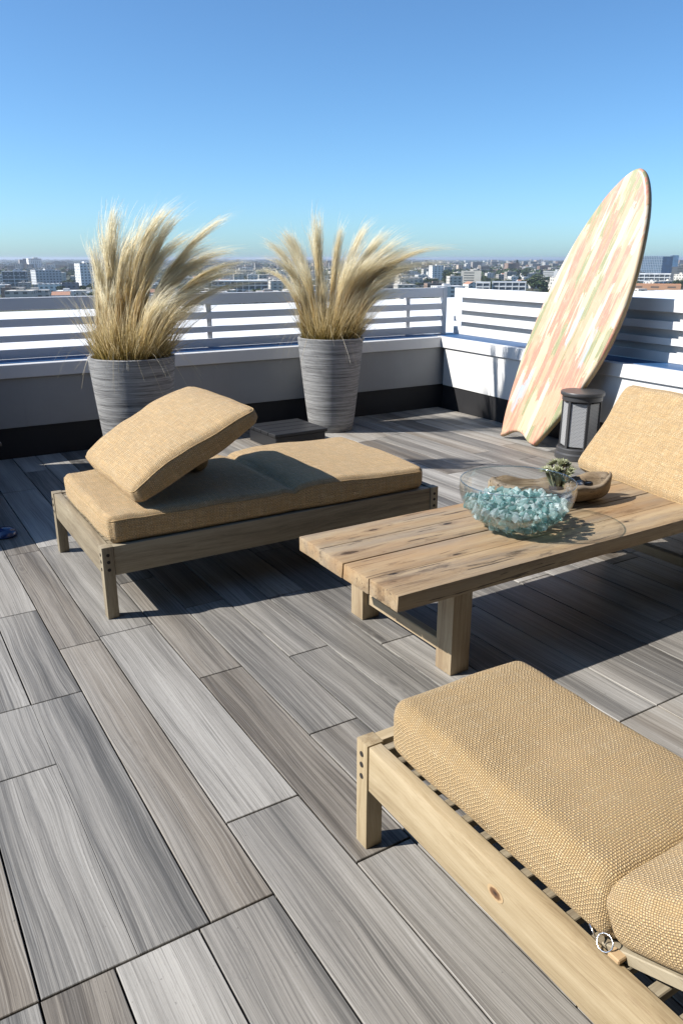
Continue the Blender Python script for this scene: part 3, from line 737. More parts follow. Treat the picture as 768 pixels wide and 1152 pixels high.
# ------------------------------------------------------------------ driftwood tray with a succulent
TRAY = thing('wooden_tray', (2.64, 2.40, TZ + 0.001), R(-24), 'rough carved boat shaped wooden tray behind the glass bowl', 'tray')
bm = bmesh.new()
NS, NR = 40, 14
outer = []; inner = []
def tray_pt(u, w, off):  # u -1..1 along, w -1..1 across
    hl = 0.30 - off; hw = 0.105 - off
    prof_w = hw * (1 - abs(u) ** 3.0) ** 0.55
    x = u * hl; yy = w * prof_w
    depth = 0.080 + 0.030 * abs(u) ** 2.5 + 0.008 * math.sin(u * 9 + w)
    z = off * 0.9 + depth * (abs(w) ** 2.6) * (1 if off == 0 else 1)
    z = max(z, 0.05 * abs(u) ** 6 + off)
    z += 0.006 * noise.noise(Vector((u * 5, w * 3, off * 40)))
    return Vector((x, yy + 0.05 * (u * u) , max(z, 0.0)))
for off, store in ((0.0, outer), (0.014, inner)):
    for i in range(NS + 1):
        u = -0.995 + 1.99 * i / NS
        store.append([bm.verts.new(tray_pt(u, -1 + 2 * j / NR, off)) for j in range(NR + 1)])
for store, fl in ((outer, False), (inner, True)):
    for i in range(NS):
        for j in range(NR):
            q = (store[i][j], store[i + 1][j], store[i + 1][j + 1], store[i][j + 1])
            bm.faces.new(q if fl else q[::-1])
for i in range(NS):
    for j, rv in ((0, False), (NR, True)):
        q = (outer[i][j], outer[i + 1][j], inner[i + 1][j], inner[i][j]); bm.faces.new(q if not rv else q[::-1])
for j in range(NR):
    for i, rv in ((0, True), (NS, False)):
        q = (outer[i][j], outer[i][j + 1], inner[i][j + 1], inner[i][j]); bm.faces.new(q)
fix(bm)
DRIFT = m_wood('driftwood', 0, (0.34, 0.265, 0.175), (0.21, 0.15, 0.09), (0.07, 0.045, 0.027), weather=0.4, knots=0.5)
bobj('tray_body', bm, DRIFT, TRAY, smooth=True)
Mt = Matrix.Translation((2.64, 2.40, TZ)) @ Matrix.Rotation(R(-24), 4, 'Z')

SU = thing('succulent', Mt @ Vector((0.050, 0.060, 0.052)), 0, 'small spiky grey green succulent in the wooden tray', 'plant')
bm = bmesh.new()
bmesh.ops.create_icosphere(bm, subdivisions=2, radius=0.038)
for v in bm.verts: v.co.z *= 0.5
bobj('root_ball', bm, m_simple('dark_soil', (0.035, 0.025, 0.018), 0.9), SU, smooth=True)
bm = bmesh.new()
for r_i in range(17):
    a0 = random.uniform(0, 6.28); rr = random.uniform(0.0, 0.062); cx, cy = rr * math.cos(a0), rr * math.sin(a0)
    cz = 0.055 + 0.045 * (1 - rr / 0.062) + random.uniform(-0.01, 0.018)
    tilt = Vector((cx * 6, cy * 6, 0.7)).normalized()
    tube(bm, [(cx * 0.4, cy * 0.4, 0.0), (cx * 0.8, cy * 0.8, cz * 0.6), (cx, cy, cz)], [0.005, 0.004, 0.003], 5)
    rot = tilt.to_track_quat('Z', 'Y').to_matrix().to_4x4()
    for l in range(16):
        aa = l * 2.4; op = 0.25 + l / 16 * 0.95; ln = 0.016 + 0.014 * (l / 16)
        d = Vector((math.cos(aa) * math.sin(op), math.sin(aa) * math.sin(op), math.cos(op)))
        s = Vector((-math.sin(aa), math.cos(aa), 0)); nn = d.cross(s)
        base = Vector((cx, cy, cz)); M3 = rot.to_3x3()
        P = [Vector((0, 0, 0)), d * ln * 0.5 + s * 0.0052, d * ln, d * ln * 0.5 - s * 0.0052]
        Q = [base + M3 @ p for p in P]; off = M3 @ nn * 0.0022
        va = [bm.verts.new(p) for p in Q]; tp = bm.verts.new(base + M3 @ (d * ln * 0.45) + off); bt = bm.verts.new(base + M3 @ (d * ln * 0.45) - off)
        for k in range(4):
            bm.faces.new((va[k], va[(k + 1) % 4], tp)); bm.faces.new((va[(k + 1) % 4], va[k], bt))
fix(bm)
bobj('rosettes', bm, m_simple('succulent_leaf', (0.30, 0.31, 0.17), 0.5, nscale=60, nstr=0.45), SU)

bm = bmesh.new(); bmesh.ops.create_icosphere(bm, subdivisions=4, radius=1.0)
for v in bm.verts:
    n_ = noise.noise(v.co * 1.6 + Vector((4, 4, 4))) * 0.25 + noise.noise(v.co * 5) * 0.06
    v.co = Vector((v.co.x * 0.052, v.co.y * 0.036, v.co.z * 0.030)) * (1 + n_)
rk = bobj('driftwood_piece', bm, DRIFT, None, smooth=True); rk.matrix_world = Mt @ Matrix.Translation((0.095, -0.005, 0.062)) @ Matrix.Rotation(R(25), 4, 'Y')
tag(rk, 'rounded lump of driftwood beside the succulent in the tray', 'driftwood')
SU.scale = (1.35, 1.35, 1.2)
# spiral shell
bm = bmesh.new(); pts = []; rad = []
for i in range(70):
    t = i / 69; a = t * 4.5 * 2 * math.pi; rr = 0.020 * t ** 1.3
    pts.append((rr * math.cos(a) * 0.9, rr * math.sin(a) * 0.9, 0.05 * (1 - t) ** 1.0)); rad.append(0.0015 + 0.017 * t ** 1.2)
tube(bm, pts, rad, 12); fix(bm)
sh = bobj('sea_shell', bm, m_simple('white_shell', (0.80, 0.76, 0.70), 0.3, nscale=50, nstr=0.2), None, smooth=True)
sh.matrix_world = Mt @ Matrix.Translation((0.128, 0.028, 0.062)) @ Matrix.Rotation(R(110), 4, 'Y') @ Matrix.Rotation(R(40), 4, 'X')
tag(sh, 'white spiral sea shell lying in the wooden tray', 'shell')
bm = bmesh.new(); lathe(bm, [(0.001, 0), (0.017, 0), (0.020, 0.004), (0.020, 0.040), (0.017, 0.046), (0.013, 0.046), (0.012, 0.040), (0.001, 0.040)], 24)
fix(bm)
cnd = thing('tea_light_holder', Mt @ Vector((0.190, 0.045, 0.034)), 0, 'tiny black cup beside the shell in the wooden tray', 'candle holder')
bobj('cup', bm, BLACKGLOSS, cnd, smooth=True)
bm = bmesh.new(); lathe(bm, [(0.001, 0.0405), (0.0118, 0.0405), (0.0118, 0.0425), (0.001, 0.0435)], 20); bobj('wax', bm, m_simple('white_wax', (0.8, 0.78, 0.72), 0.4), cnd, smooth=True)

# ------------------------------------------------------------------ right cushion leaning at the table end, and its lounger
RC = thing('back_cushion', (3.165, 2.40, TZ + 0.003), R(-9), 'straw coloured back cushion leaning at the right end of the table near the lantern', 'cushion')
def d3(v):
    # left edge slightly hollow
    if v.y > 0.2: v.y -= 0.030 * math.exp(-((v.x) / 0.16) ** 2) * (v.y - 0.2) / 0.25
    v.z += 0.012 * math.sin((v.x + 0.3) * 5.2)
    return v
rc = cushion('cushion_body', 0.545, 0.92, 0.13, 0.045, 24, 34, WEAVE_FAR, RC, d3, 0.012, 14.2)
rc.matrix_basis = Matrix.Rotation(R(-54), 4, 'Y') @ Matrix.Translation((0.275, -0.02, -0.062)) 
L3 = thing('sun_lounger', (3.50, 1.90, 0), 0, 'wooden lounger past the table end with its back raised behind the leaning cushion, almost hidden', 'lounger', 'wooden loungers on the deck')
lounger_frame(L3, 1.0, 0.86, AGED, AGED, slat_axis='x', pitch=0.075, slat_w=0.04)
bm = bmesh.new()
Mb = Matrix.Translation((0.035, 0, 0.33)) @ Matrix.Rotation(R(-54), 4, 'Y')
for y in (0.06, 0.76): bx(bm, 0.0, 0.50, y, y + 0.04, -0.03, 0.0, 0.002, M=Mb)
for k in range(6): bx(bm, 0.02 + k * 0.08, 0.065 + k * 0.08, 0.101, 0.759, -0.024, -0.002, 0.0, M=Mb)
fix(bm); bobj('backrest_frame', bm, AGED[1], L3)

# ------------------------------------------------------------------ lantern
LC = (4.70, 4.07, 0)
LN = thing('lantern', LC, R(3), 'charcoal metal floor lantern with pale perforated panels beside the surfboard', 'lantern')
bm = bmesh.new(); lathe(bm, [(0.001, 0), (0.168, 0), (0.173, 0.006), (0.173, 0.045), (0.166, 0.052), (0.162, 0.056), (0.162, 0.085), (0.155, 0.092), (0.001, 0.092)], 56); fix(bm); bobj('base', bm, CHARCOAL, LN, angle=35)
bm = bmesh.new(); lathe(bm, [(0.001, 0.455), (0.146, 0.455), (0.152, 0.462), (0.152, 0.492), (0.162, 0.497), (0.166, 0.503), (0.166, 0.520), (0.162, 0.526), (0.001, 0.529)], 56); fix(bm); bobj('lid', bm, CHARCOAL, LN, angle=35)
def m_perf():
    g = NT('perforated_pale_metal'); o = g.n('TexCoord').outputs['UV']
    sp = g.n('SeparateXYZ'); g.t.links.new(o, sp.inputs[0])
    p = 0.0105
    row = g.math('FLOOR', g.math('DIVIDE', sp.outputs[1], p))
    sh_ = g.math('MULTIPLY', g.math('MODULO', row, 2.0), 0.5)
    fu = g.math('SUBTRACT', g.math('FRACT', g.math('ADD', g.math('DIVIDE', sp.outputs[0], p), sh_)), 0.5)
    fv = g.math('SUBTRACT', g.math('FRACT', g.math('DIVIDE', sp.outputs[1], p)), 0.5)
    d = g.math('SQRT', g.math('ADD', g.math('MULTIPLY', fu, fu), g.math('MULTIPLY', fv, fv)))
    k = g.math('GREATER_THAN', 0.27, d)
    c = g.mix(k, (0.36, 0.365, 0.37), (0.035, 0.035, 0.04))
    return g.done(g.pbsdf(c, 0.45, g.bump(k, -0.5, 0.002), 0.5))
PERF = m_perf()
PR = 0.140
for k in range(6):
    a0 = math.pi / 3 * k; a1 = a0 + math.pi / 3
    p0 = Vector((PR * math.cos(a0), PR * math.sin(a0), 0)); p1 = Vector((PR * math.cos(a1), PR * math.sin(a1), 0))
    d = (p1 - p0).normalized(); nrm = Vector((d.y, -d.x, 0))
    q0 = p0 + d * 0.013; q1 = p1 - d * 0.013
    bm = bmesh.new(); uvl = bm.loops.layers.uv.new('UVMap')
    vs = [bm.verts.new(q0 + Vector((0, 0, 0.105))), bm.verts.new(q1 + Vector((0, 0, 0.105))), bm.verts.new(q1 + Vector((0, 0, 0.442))), bm.verts.new(q0 + Vector((0, 0, 0.442)))]
    vb = [bm.verts.new(v.co - nrm * 0.003) for v in vs]
    W_ = (q1 - q0).length
    uvs = [(0, 0.105), (W_, 0.105), (W_, 0.442), (0, 0.442)]
    f = bm.faces.new(vs)
    for lp, uv in zip(f.loops, uvs): lp[uvl].uv = uv
    f = bm.faces.new(vb[::-1])
    for lp, uv in zip(f.loops, uvs[::-1]): lp[uvl].uv = uv
    for i in range(4): bm.faces.new((vs[(i + 1) % 4], vs[i], vb[i], vb[(i + 1) % 4]))
    bobj('panel', bm, PERF, LN)
    bm = bmesh.new(); Mp = Matrix.Translation(p0) @ Matrix.Rotation(a0, 4, 'Z')
    bx(bm, -0.010, 0.007, -0.012, 0.012, 0.088, 0.458, 0.002, M=Mp); fix(bm); bobj('upright', bm, CHARCOAL, LN)

# ------------------------------------------------------------------ surfboard
def catmull(P, n=8):
    out = []
    for i in range(len(P) - 1):
        p0 = P[max(i - 1, 0)]; p1 = P[i]; p2 = P[i + 1]; p3 = P[min(i + 2, len(P) - 1)]
        for k in range(n):
            t = k / n
            out.append(tuple(0.5 * ((2 * b) + (-a + c) * t + (2 * a - 5 * b + 4 * c - d) * t * t + (-a + 3 * b - 3 * c + d) * t ** 3) for a, b, c, d in zip(p0, p1, p2, p3)))
    out.append(P[-1]); return out
K = 1.0263
leftp = [(4.900, 0.004), (4.914, 0.135), (4.912, 0.311), (4.900, 0.465), (4.879, 0.639), (4.850, 0.811), (4.812, 0.990), (4.764, 1.179), (4.708, 1.352), (4.637, 1.525), (4.556, 1.690), (4.468, 1.840), (4.370, 1.972), (4.265, 2.072), (4.185, 2.120)]
rightp = [(4.128, 2.124), (4.075, 2.083), (4.022, 1.992), (3.982, 1.882), (3.955, 1.758), (3.938, 1.599), (3.931, 1.439), (3.934, 1.295), (3.949, 1.13), (3.980, 0.962), (4.030, 0.790), (4.100, 0.620), (4.192, 0.450), (4.297, 0.281), (4.409, 0.118), (4.505, 0.000)]
notch = [(4.575, 0.010), (4.654, 0.060), (4.721, 0.076), (4.793, 0.060), (4.855, 0.026)]
outl = catmull(leftp + rightp, 6) + catmull(notch, 4)
mid0 = Vector((4.70, 0.0)); nose = Vector((4.135, 2.128 * K)); ax = (nose - mid0).normalized(); tx = Vector((ax.y, -ax.x))
P2 = []
for y, z in outl:
    v = Vector((y, z * K)) - mid0
    P2.append(Vector((v.dot(tx), v.dot(ax))))
if sum(a.x * b.y - b.x * a.y for a, b in zip(P2, P2[1:] + P2[:1])) < 0: P2 = P2[::-1]
def inset(P, d):
    out = []
    m = len(P)
    for i in range(m):
        a, b, c = P[(i - 2) % m], P[i], P[(i + 2) % m]
        t = (c - a).normalized(); nn = Vector((-t.y, t.x)); out.append(b + nn * d)
    return out
bm = bmesh.new()
layers = [(0.060, 0.033), (0.030, 0.0315), (0.012, 0.025), (0.003, 0.014), (0.0, 0.004), (0.0, -0.004), (0.003, -0.014), (0.012, -0.025), (0.030, -0.0315), (0.060, -0.033)]
rings = []
for d, h in layers:
    rings.append([bm.verts.new((p.x, p.y, h)) for p in inset(P2, d * 0.5)])
for a, b in zip(rings, rings[1:]):
    for i in range(len(a)):
        j = (i + 1) % len(a); bm.faces.new((a[j], a[i], b[i], b[j]))
bm.faces.new(rings[0]); bm.faces.new(rings[-1][::-1])
bmesh.ops.triangulate(bm, faces=[f for f in bm.faces if len(f.verts) > 4])
fix(bm)
def m_surf():
    g = NT('painted_stave_board'); o = g.obj
    sp = g.n('SeparateXYZ'); g.t.links.new(o, sp.inputs[0]); X, Y, Z = sp.outputs
    wn = g.noise(g.map(o, (10, 2.2, 1)), 1, 4, 0.6)
    xx = g.math('ADD', X, g.math('MULTIPLY', g.math('SUBTRACT', wn, 0.5), 0.020))
    fx = g.math('FLOOR', g.math('DIVIDE', xx, 0.043))
    wn1 = g.n('TexWhiteNoise', noise_dimensions='1D'); g.t.links.new(g.math('ADD', fx, 3.7), wn1.inputs['W'])
    yn = g.noise(g.map(o, (60, 14, 1)), 1, 4, 0.7)
    yy = g.math('ADD', g.math('ADD', g.math('DIVIDE', Y, 0.30), g.math('MULTIPLY', wn1.outputs[0], 9.0)), g.math('MULTIPLY', g.math('SUBTRACT', yn, 0.5), 1.2))
    fy = g.math('FLOOR', yy)
    cv = g.n('CombineXYZ'); g.t.links.new(fx, cv.inputs[0]); g.t.links.new(fy, cv.inputs[1])
    wn2 = g.n('TexWhiteNoise', noise_dimensions='2D'); g.t.links.new(cv.outputs[0], wn2.inputs['Vector'])
    sal, crm, grn, blu, pch, wht = (0.56, 0.235, 0.170), (0.60, 0.470, 0.315), (0.27, 0.285, 0.155), (0.37, 0.42, 0.46), (0.59, 0.345, 0.225), (0.60, 0.53, 0.42)
    c = g.ramp(wn2.outputs[0], [(0.0, crm), (0.20, sal), (0.40, grn), (0.53, pch), (0.68, blu), (0.78, wht), (0.90, sal)], 'CONSTANT')
    # broad recurring stave colours so that staves read as long stripes
    c0 = g.ramp(wn1.outputs[0], [(0.0, sal), (0.30, crm), (0.48, grn), (0.66, pch), (0.84, sal)], 'CONSTANT')
    lf = g.noise(g.map(o, (22, 1.6, 1), loc=(4, 1, 2)), 1, 4, 0.6)
    c = g.mix(g.ramp(lf, [(0.50, 0), (0.58, 1)]), c, c0)
    br = g.noise(g.map(o, (120, 6, 1)), 1, 5, 0.75)
    c = g.mix(g.math('MULTIPLY', g.ramp(br, [(0.48, 0), (0.61, 1)]), 0.48), c, crm)
    b2 = g.noise(g.map(o, (55, 12, 1), loc=(2, 9, 2)), 1, 6, 0.8)
    c = g.mix(g.math('MULTIPLY', g.ramp(b2, [(0.57, 0), (0.62, 1)]), 0.38), c, wht)
    sc_ = g.noise(g.map(o, (34, 20, 1), loc=(12, 3, 2)), 1, 5, 0.8)
    c = g.mix(g.math('MULTIPLY', g.ramp(sc_, [(0.66, 0), (0.70, 1)]), 0.4), c, (0.30, 0.26, 0.15))
    # bare wooden rails
    side = g.ramp(g.math('ABSOLUTE', Z), [(0.0, 1), (0.013, 1), (0.018, 0)])
    c = g.mix(side, c, (0.40, 0.27, 0.12))
    return g.done(g.pbsdf(c, 0.38, g.bump(b2, 0.12, 0.002), 0.4))
SB = bobj('surfboard', bm, m_surf(), None, angle=50)
tag(SB, 'tall swallow tailed surfboard with pastel stripes leaning on the white railing', 'surfboard')
e1 = Vector((0, tx.x, tx.y / K)) ; e1 = Vector((0.231 / K * tx.y, tx.x, tx.y / K)).normalized()
e2 = Vector((0.231 / K * ax.y, ax.x, ax.y / K)).normalized()
e3 = e1.cross(e2)
Ms = Matrix((e1, e2, e3)).transposed().to_4x4(); Ms.translation = Vector((4.65, 4.70, 0.0)) + Vector((0.035, 0, 0.006))
SB.matrix_world = Ms

# ------------------------------------------------------------------ pots
def m_pot():
    g = NT('grey_ribbed_pot'); o = g.obj
    a = g.noise(g.map(o, (2.2, 2.2, 75)), 1, 5, 0.7); b = g.noise(g.map(o, (7, 7, 190), loc=(3, 3, 3)), 1, 4, 0.7); f = g.noise(o, 150, 3, 0.6)
    v = g.math('ADD', g.math('MULTIPLY', a, 0.6), g.math('MULTIPLY', b, 0.4))
    c = g.ramp(v, [(0.34, (0.045, 0.045, 0.045)), (0.46, (0.20, 0.20, 0.20)), (0.60, (0.36, 0.36, 0.355))])
    return g.done(g.pbsdf(c, 0.75, g.bump(g.math('ADD', v, g.math('MULTIPLY', f, 0.15)), 0.75, 0.006), 0.3))
POT = m_pot(); SOIL = m_simple('potting_soil', (0.05, 0.035, 0.025), 0.95, nscale=70, nstr=0.6)
def make_pot(loc, h, rt, rb, label):
    t = thing('planter_pot', loc, random.uniform(0, 6), label, 'planter', 'tall grey planters by the back wall')
    bm = bmesh.new(); prof = [(0.001, 0), (rb - 0.01, 0), (rb, 0.008)]
    for i in range(1, 13):
        s = i / 12; prof.append((rb + (rt - rb) * (s ** 0.88), 0.008 + (h - 0.008) * s))
    prof += [(rt - 0.006, h + 0.005), (rt - 0.022, h + 0.004), (rt - 0.028, h - 0.006), (rt - 0.036, h - 0.06), (0.001, h - 0.06)]
    lathe(bm, prof, 72); fix(bm); bobj('pot_shell', bm, POT, t, angle=50)
    bm = bmesh.new(); lathe(bm, [(0.001, h - 0.045), (rt - 0.036, h - 0.05), (rt - 0.036, h - 0.058), (0.001, h - 0.058)], 40)
    for v in bm.verts: v.co.z += 0.006 * noise.noise(v.co * 20)
    fix(bm); bobj('soil', bm, SOIL, t, smooth=True)
    return t
P1 = Vector((1.60, 5.36, 0)); P2c = Vector((3.60, 6.02, 0))
make_pot(P1, 0.855, 0.295, 0.205, 'tall grey ribbed planter standing left, behind the propped cushion')
make_pot(P2c, 0.83, 0.295, 0.200, 'tall grey ribbed planter standing right, by the black box near the wall corner')

# ------------------------------------------------------------------ feather grass
def m_grass():
    g = NT('dry_feather_grass')
    at = g.attr('along'); sp = g.n('SeparateColor'); g.set(sp, 'Color', at.outputs['Color'])
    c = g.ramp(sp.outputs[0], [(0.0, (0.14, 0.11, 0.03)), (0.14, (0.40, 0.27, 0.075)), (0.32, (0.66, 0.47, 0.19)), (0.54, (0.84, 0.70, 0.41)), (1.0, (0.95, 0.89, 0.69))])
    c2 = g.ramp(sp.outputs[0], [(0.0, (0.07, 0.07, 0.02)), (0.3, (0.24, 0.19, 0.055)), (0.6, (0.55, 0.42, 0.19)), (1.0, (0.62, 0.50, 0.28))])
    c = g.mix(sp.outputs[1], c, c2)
    d = g.n('BsdfDiffuse'); g.t.links.new(c, d.inputs[0]); tl = g.n('BsdfTranslucent'); g.t.links.new(c, tl.inputs[0])
    gl = g.n('BsdfGlossy', Roughness=0.4)
    m1 = g.n('MixShader'); m1.inputs[0].default_value = 0.62; g.t.links.new(d.outputs[0], m1.inputs[1]); g.t.links.new(tl.outputs[0], m1.inputs[2])
    m2 = g.n('MixShader'); m2.inputs[0].default_value = 0.05; g.t.links.new(m1.outputs[0], m2.inputs[1]); g.t.links.new(gl.outputs[0], m2.inputs[2])
    return g.done(m2.outputs[0])
GRASS = m_grass()
def grass_clump(name, base, rim_z, tufts, label, seed, n_fill=2200, droops=()):
    rr = np.random.default_rng(seed)
    V = []; Fc = []; A = []
    right = np.array([cR.x, cR.y, 0.0]); fwd = np.array([math.sin(YAW), math.cos(YAW), 0.0]); up = np.array([0, 0, 1.0])
    def strand(p0, p1, p2, w0, w1, green, segs=10, t0=0.0, wav=0.006):
        i0 = len(V)
        side = right * rr.uniform(-1, 1) + fwd * rr.uniform(-1, 1) + up * 0.2 * rr.uniform(-1, 1)
        side /= np.linalg.norm(side)
        ph = rr.uniform(0, 6.28, 3); fq = rr.uniform(3, 9)
        for k in range(segs + 1):
            t = k / segs
            p = (1 - t) ** 2 * p0 + 2 * t * (1 - t) * p1 + t * t * p2
            wv = wav * t * np.array([math.sin(fq * t + ph[0]), math.sin(fq * t + ph[1]), 0.6 * math.sin(fq * t + ph[2])])
            p = p + wv
            w = w0 * (1 - t) + w1 * t
            V.append(p - side * w / 2); V.append(p + side * w / 2)
            A.append((t0 + (1 - t0) * t, green)); A.append((t0 + (1 - t0) * t, green))
        for k in range(segs):
            a = i0 + 2 * k; Fc.append((a, a + 1, a + 3, a + 2))
    for (rx, rd, ex, ez, ed, bend, n, spread) in tufts:
        # root offset (right, depth), tip offset (right, up, depth); bend: how late the curve turns
        for i in range(n):
            g_ = rr.normal(0, 1, 3) * spread
            root = right * (rx + rr.normal(0, 0.022)) + fwd * (rd + rr.normal(0, 0.022)) - up * 0.045
            L = rr.beta(7, 1.3) if rr.random() < 0.8 else rr.uniform(0.45, 0.95)
            tip = right * (ex + g_[0]) + up * (ez + g_[1] * 0.8) + fwd * (ed + g_[2])
            ctrl = right * (rx + (ex - rx) * (0.20 + rr.normal(0, 0.03))) + fwd * (rd + (ed - rd) * 0.3) + up * (ez * bend + rr.normal(0, 0.02)) + right * g_[0] * 0.25
            # shorten along the curve
            p1 = root + (ctrl - root) * L; p2 = (1 - L) ** 2 * root + 2 * L * (1 - L) * ctrl + L * L * tip
            strand(root, p1, p2, 0.0034, 0.0013, rr.beta(1.0, 5), 12)
            # feathery awns leaving the upper half
            for h in range(4):
                t = rr.uniform(0.45, 0.97)
                q = (1 - t) ** 2 * root + 2 * t * (1 - t) * p1 + t * t * p2
                d = 2 * (1 - t) * (p1 - root) + 2 * t * (p2 - p1); d /= np.linalg.norm(d) + 1e-9
                ln = rr.uniform(0.06, 0.18)
                e = d + rr.normal(0, 0.085, 3) + right * 0.04
                a_ = q + e * ln * 0.5; b_ = q + e * ln + right * ln * 0.12 - up * ln * 0.10
                strand(q, a_, b_, 0.0018, 0.0007, 0.0, 3, t0=min(1.0, 0.55 + 0.4 * t), wav=0.0)
    for i in range(n_fill):
        a = rr.uniform(0, 6.283); r0 = 0.235 * math.sqrt(rr.uniform(0, 1))
        root = np.array([r0 * math.cos(a), r0 * math.sin(a), -0.05])
        out = root * rr.uniform(0.5, 1.9); out[2] = 0
        h = rr.uniform(0.12, 0.48)
        tip = root + out * (0.4 + h) + right * h * rr.uniform(-0.05, 0.45) + up * h
        strand(root, root + (tip - root) * 0.4 + up * h * 0.25, tip, 0.0035, 0.0009, rr.uniform(0.3, 1.0), 6)
    for i in range(46):       # thin blades arching over the rim
        a = rr.uniform(0, 6.283); root = np.array([0.22 * math.cos(a), 0.22 * math.sin(a), -0.02])
        L = rr.uniform(0.14, 0.40); o = np.array([math.cos(a), math.sin(a), 0])
        p1 = root + o * L * 0.35 + up * L * rr.uniform(0.6, 1.1); p2 = root + o * (0.10 + L * 0.75) + right * 0.05 - up * rr.uniform(-0.06, 0.20)
        strand(root, p1, p2, 0.0032, 0.0010, rr.uniform(0, 0.8), 10)
    for (ax_, ad, h) in droops:
        root = right * (0.18 * np.sign(ax_)) - up * 0.02
        for k in range(5):
            tip = right * (ax_ + rr.normal(0, .02)) + up * (h + rr.normal(0, .02)) + fwd * (ad + rr.normal(0, .03))
            strand(root, right * ax_ * 0.55 + up * (max(h, 0) + 0.18 + rr.normal(0, .02)) + fwd * ad * 0.5, tip, 0.0028, 0.0009, 0.2, 12)
    V = np.array(V); me = bpy.data.meshes.new(name)
    me.from_pydata(V.tolist(), [], Fc); me.update()
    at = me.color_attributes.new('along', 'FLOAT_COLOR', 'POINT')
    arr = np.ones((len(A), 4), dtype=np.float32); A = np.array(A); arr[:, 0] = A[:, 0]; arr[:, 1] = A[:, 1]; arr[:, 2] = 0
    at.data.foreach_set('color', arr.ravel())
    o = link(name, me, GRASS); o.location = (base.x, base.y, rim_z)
    tag(o, label, 'grass plant', 'feather grass plants in the planters')
    return o
def scale_at(p):   # photo pixels per metre at a point
    return F_PX / ((Vector((p.x, p.y, 1.0)) - Vector((0, 0, H))).dot(cF))
s1 = scale_at(P1); s2 = scale_at(P2c)
def tf(s, cx, ry, rootpx, tipx, tipy, bend, n, spread, rd=0.0, ed=0.0):
    return ((rootpx - cx) / s, rd, (tipx - cx) / s, (ry - tipy) / s - 0.03, ed, bend, n, spread)
T1 = []
c, ry = 148, 402
for a in [(116, 112, 292, .6, 90, .022), (122, 118, 275, .6, 80, .02), (128, 137, 238, .62, 120, .016, 0.05, 0.0), (132, 128, 262, .62, 100, .022), (138, 166, 272, .95, 70, .02), (140, 150, 268, .7, 100, .03), (145, 205, 240, .75, 130, .020),
          (150, 190, 262, .75, 110, .03), (155, 217, 246, .78, 120, .02), (152, 222, 268, .85, 110, .025), (158, 268, 247, .72, 130, .014), (160, 246, 278, .9, 110, .026), (165, 274, 283, .98, 120, .020), (160, 240, 300, 1.0, 110, .03), (168, 288, 296, 1.0, 100, .016),
          (168, 284, 306, 1.0, 100, .02), (170, 310, 316, .98, 80, .014), (172, 262, 322, 1.05, 90, .03), (172, 240, 345, 1.1, 70, .03), (150, 176, 300, .8, 90, .05), (135, 150, 310, .7, 90, .05), (125, 128, 320, .7, 80, .04), (165, 205, 330, .9, 90, .045), (175, 222, 350, 1.1, 60, .04)]:
    x0, x1, y1, b, n, sp_ = a[:6]
    T1.append(tf(s1, c, ry, x0, x1, y1, b, int(n * 1.25), sp_ * 1.25, rd=random.uniform(-0.15, 0.15), ed=random.uniform(-0.22, 0.25)))
T2 = []
c, ry = 373, 382
for a in [(350, 296, 276, .9, 100, .016), (355, 320, 268, .85, 110, .018), (352, 300, 292, 1.0, 70, .02), (348, 279, 309, 1.25, 60, .012), (362, 357, 247, .6, 130, .018), (366, 350, 262, .6, 80, .02), (372, 385, 260, .6, 110, .014), (378, 414, 256, .65, 120, .016), (385, 436, 264, .7, 110, .018),
          (385, 452, 272, .75, 100, .022), (390, 468, 280, .9, 100, .025), (392, 510, 282, 1.05, 90, .014), (394, 508, 300, 1.15, 80, .014), (392, 480, 300, 1.1, 100, .025), (395, 462, 312, 1.05, 90, .03), (398, 450, 330, 1.05, 70, .03), (385, 425, 292, .8, 90, .03), (378, 400, 290, .7, 90, .03),
          (360, 335, 298, .8, 80, .03), (352, 325, 320, .9, 70, .03), (366, 360, 300, .6, 80, .03), (398, 440, 318, 1.1, 60, .03)]:
    x0, x1, y1, b, n, sp_ = a[:6]
    T2.append(tf(s2, c, ry, x0, x1, y1, b, int(n * 1.6), sp_ * 1.6, rd=random.uniform(-0.15, 0.15), ed=random.uniform(-0.25, 0.25)))
def fuller(T, n, seed):
    q = random.Random(seed); out = []
    for _ in range(n):
        a, b = q.sample(T, 2); t = q.random() * 0.5
        out.append(tuple(a[i] * (1 - t) + b[i] * t for i in range(6)) + (int(a[6] * 0.5), 0.05))
    return out
T1 += fuller(T1, 11, 1); T2 += fuller(T2, 10, 2)
grass_clump('feather_grass', P1, 0.855, T1, 'pale wind blown feather grass in the left planter, swept to the right', 21, droops=((0.22, -0.22, 0.02), (0.05, -0.3, -0.05)))
grass_clump('feather_grass', P2c, 0.83, T2, 'pale feather grass fanning both ways in the right planter near the corner', 22, droops=((-0.42, 0.0, 0.10), (0.5, -0.05, 0.18), (-0.3, -0.15, 0.0)))

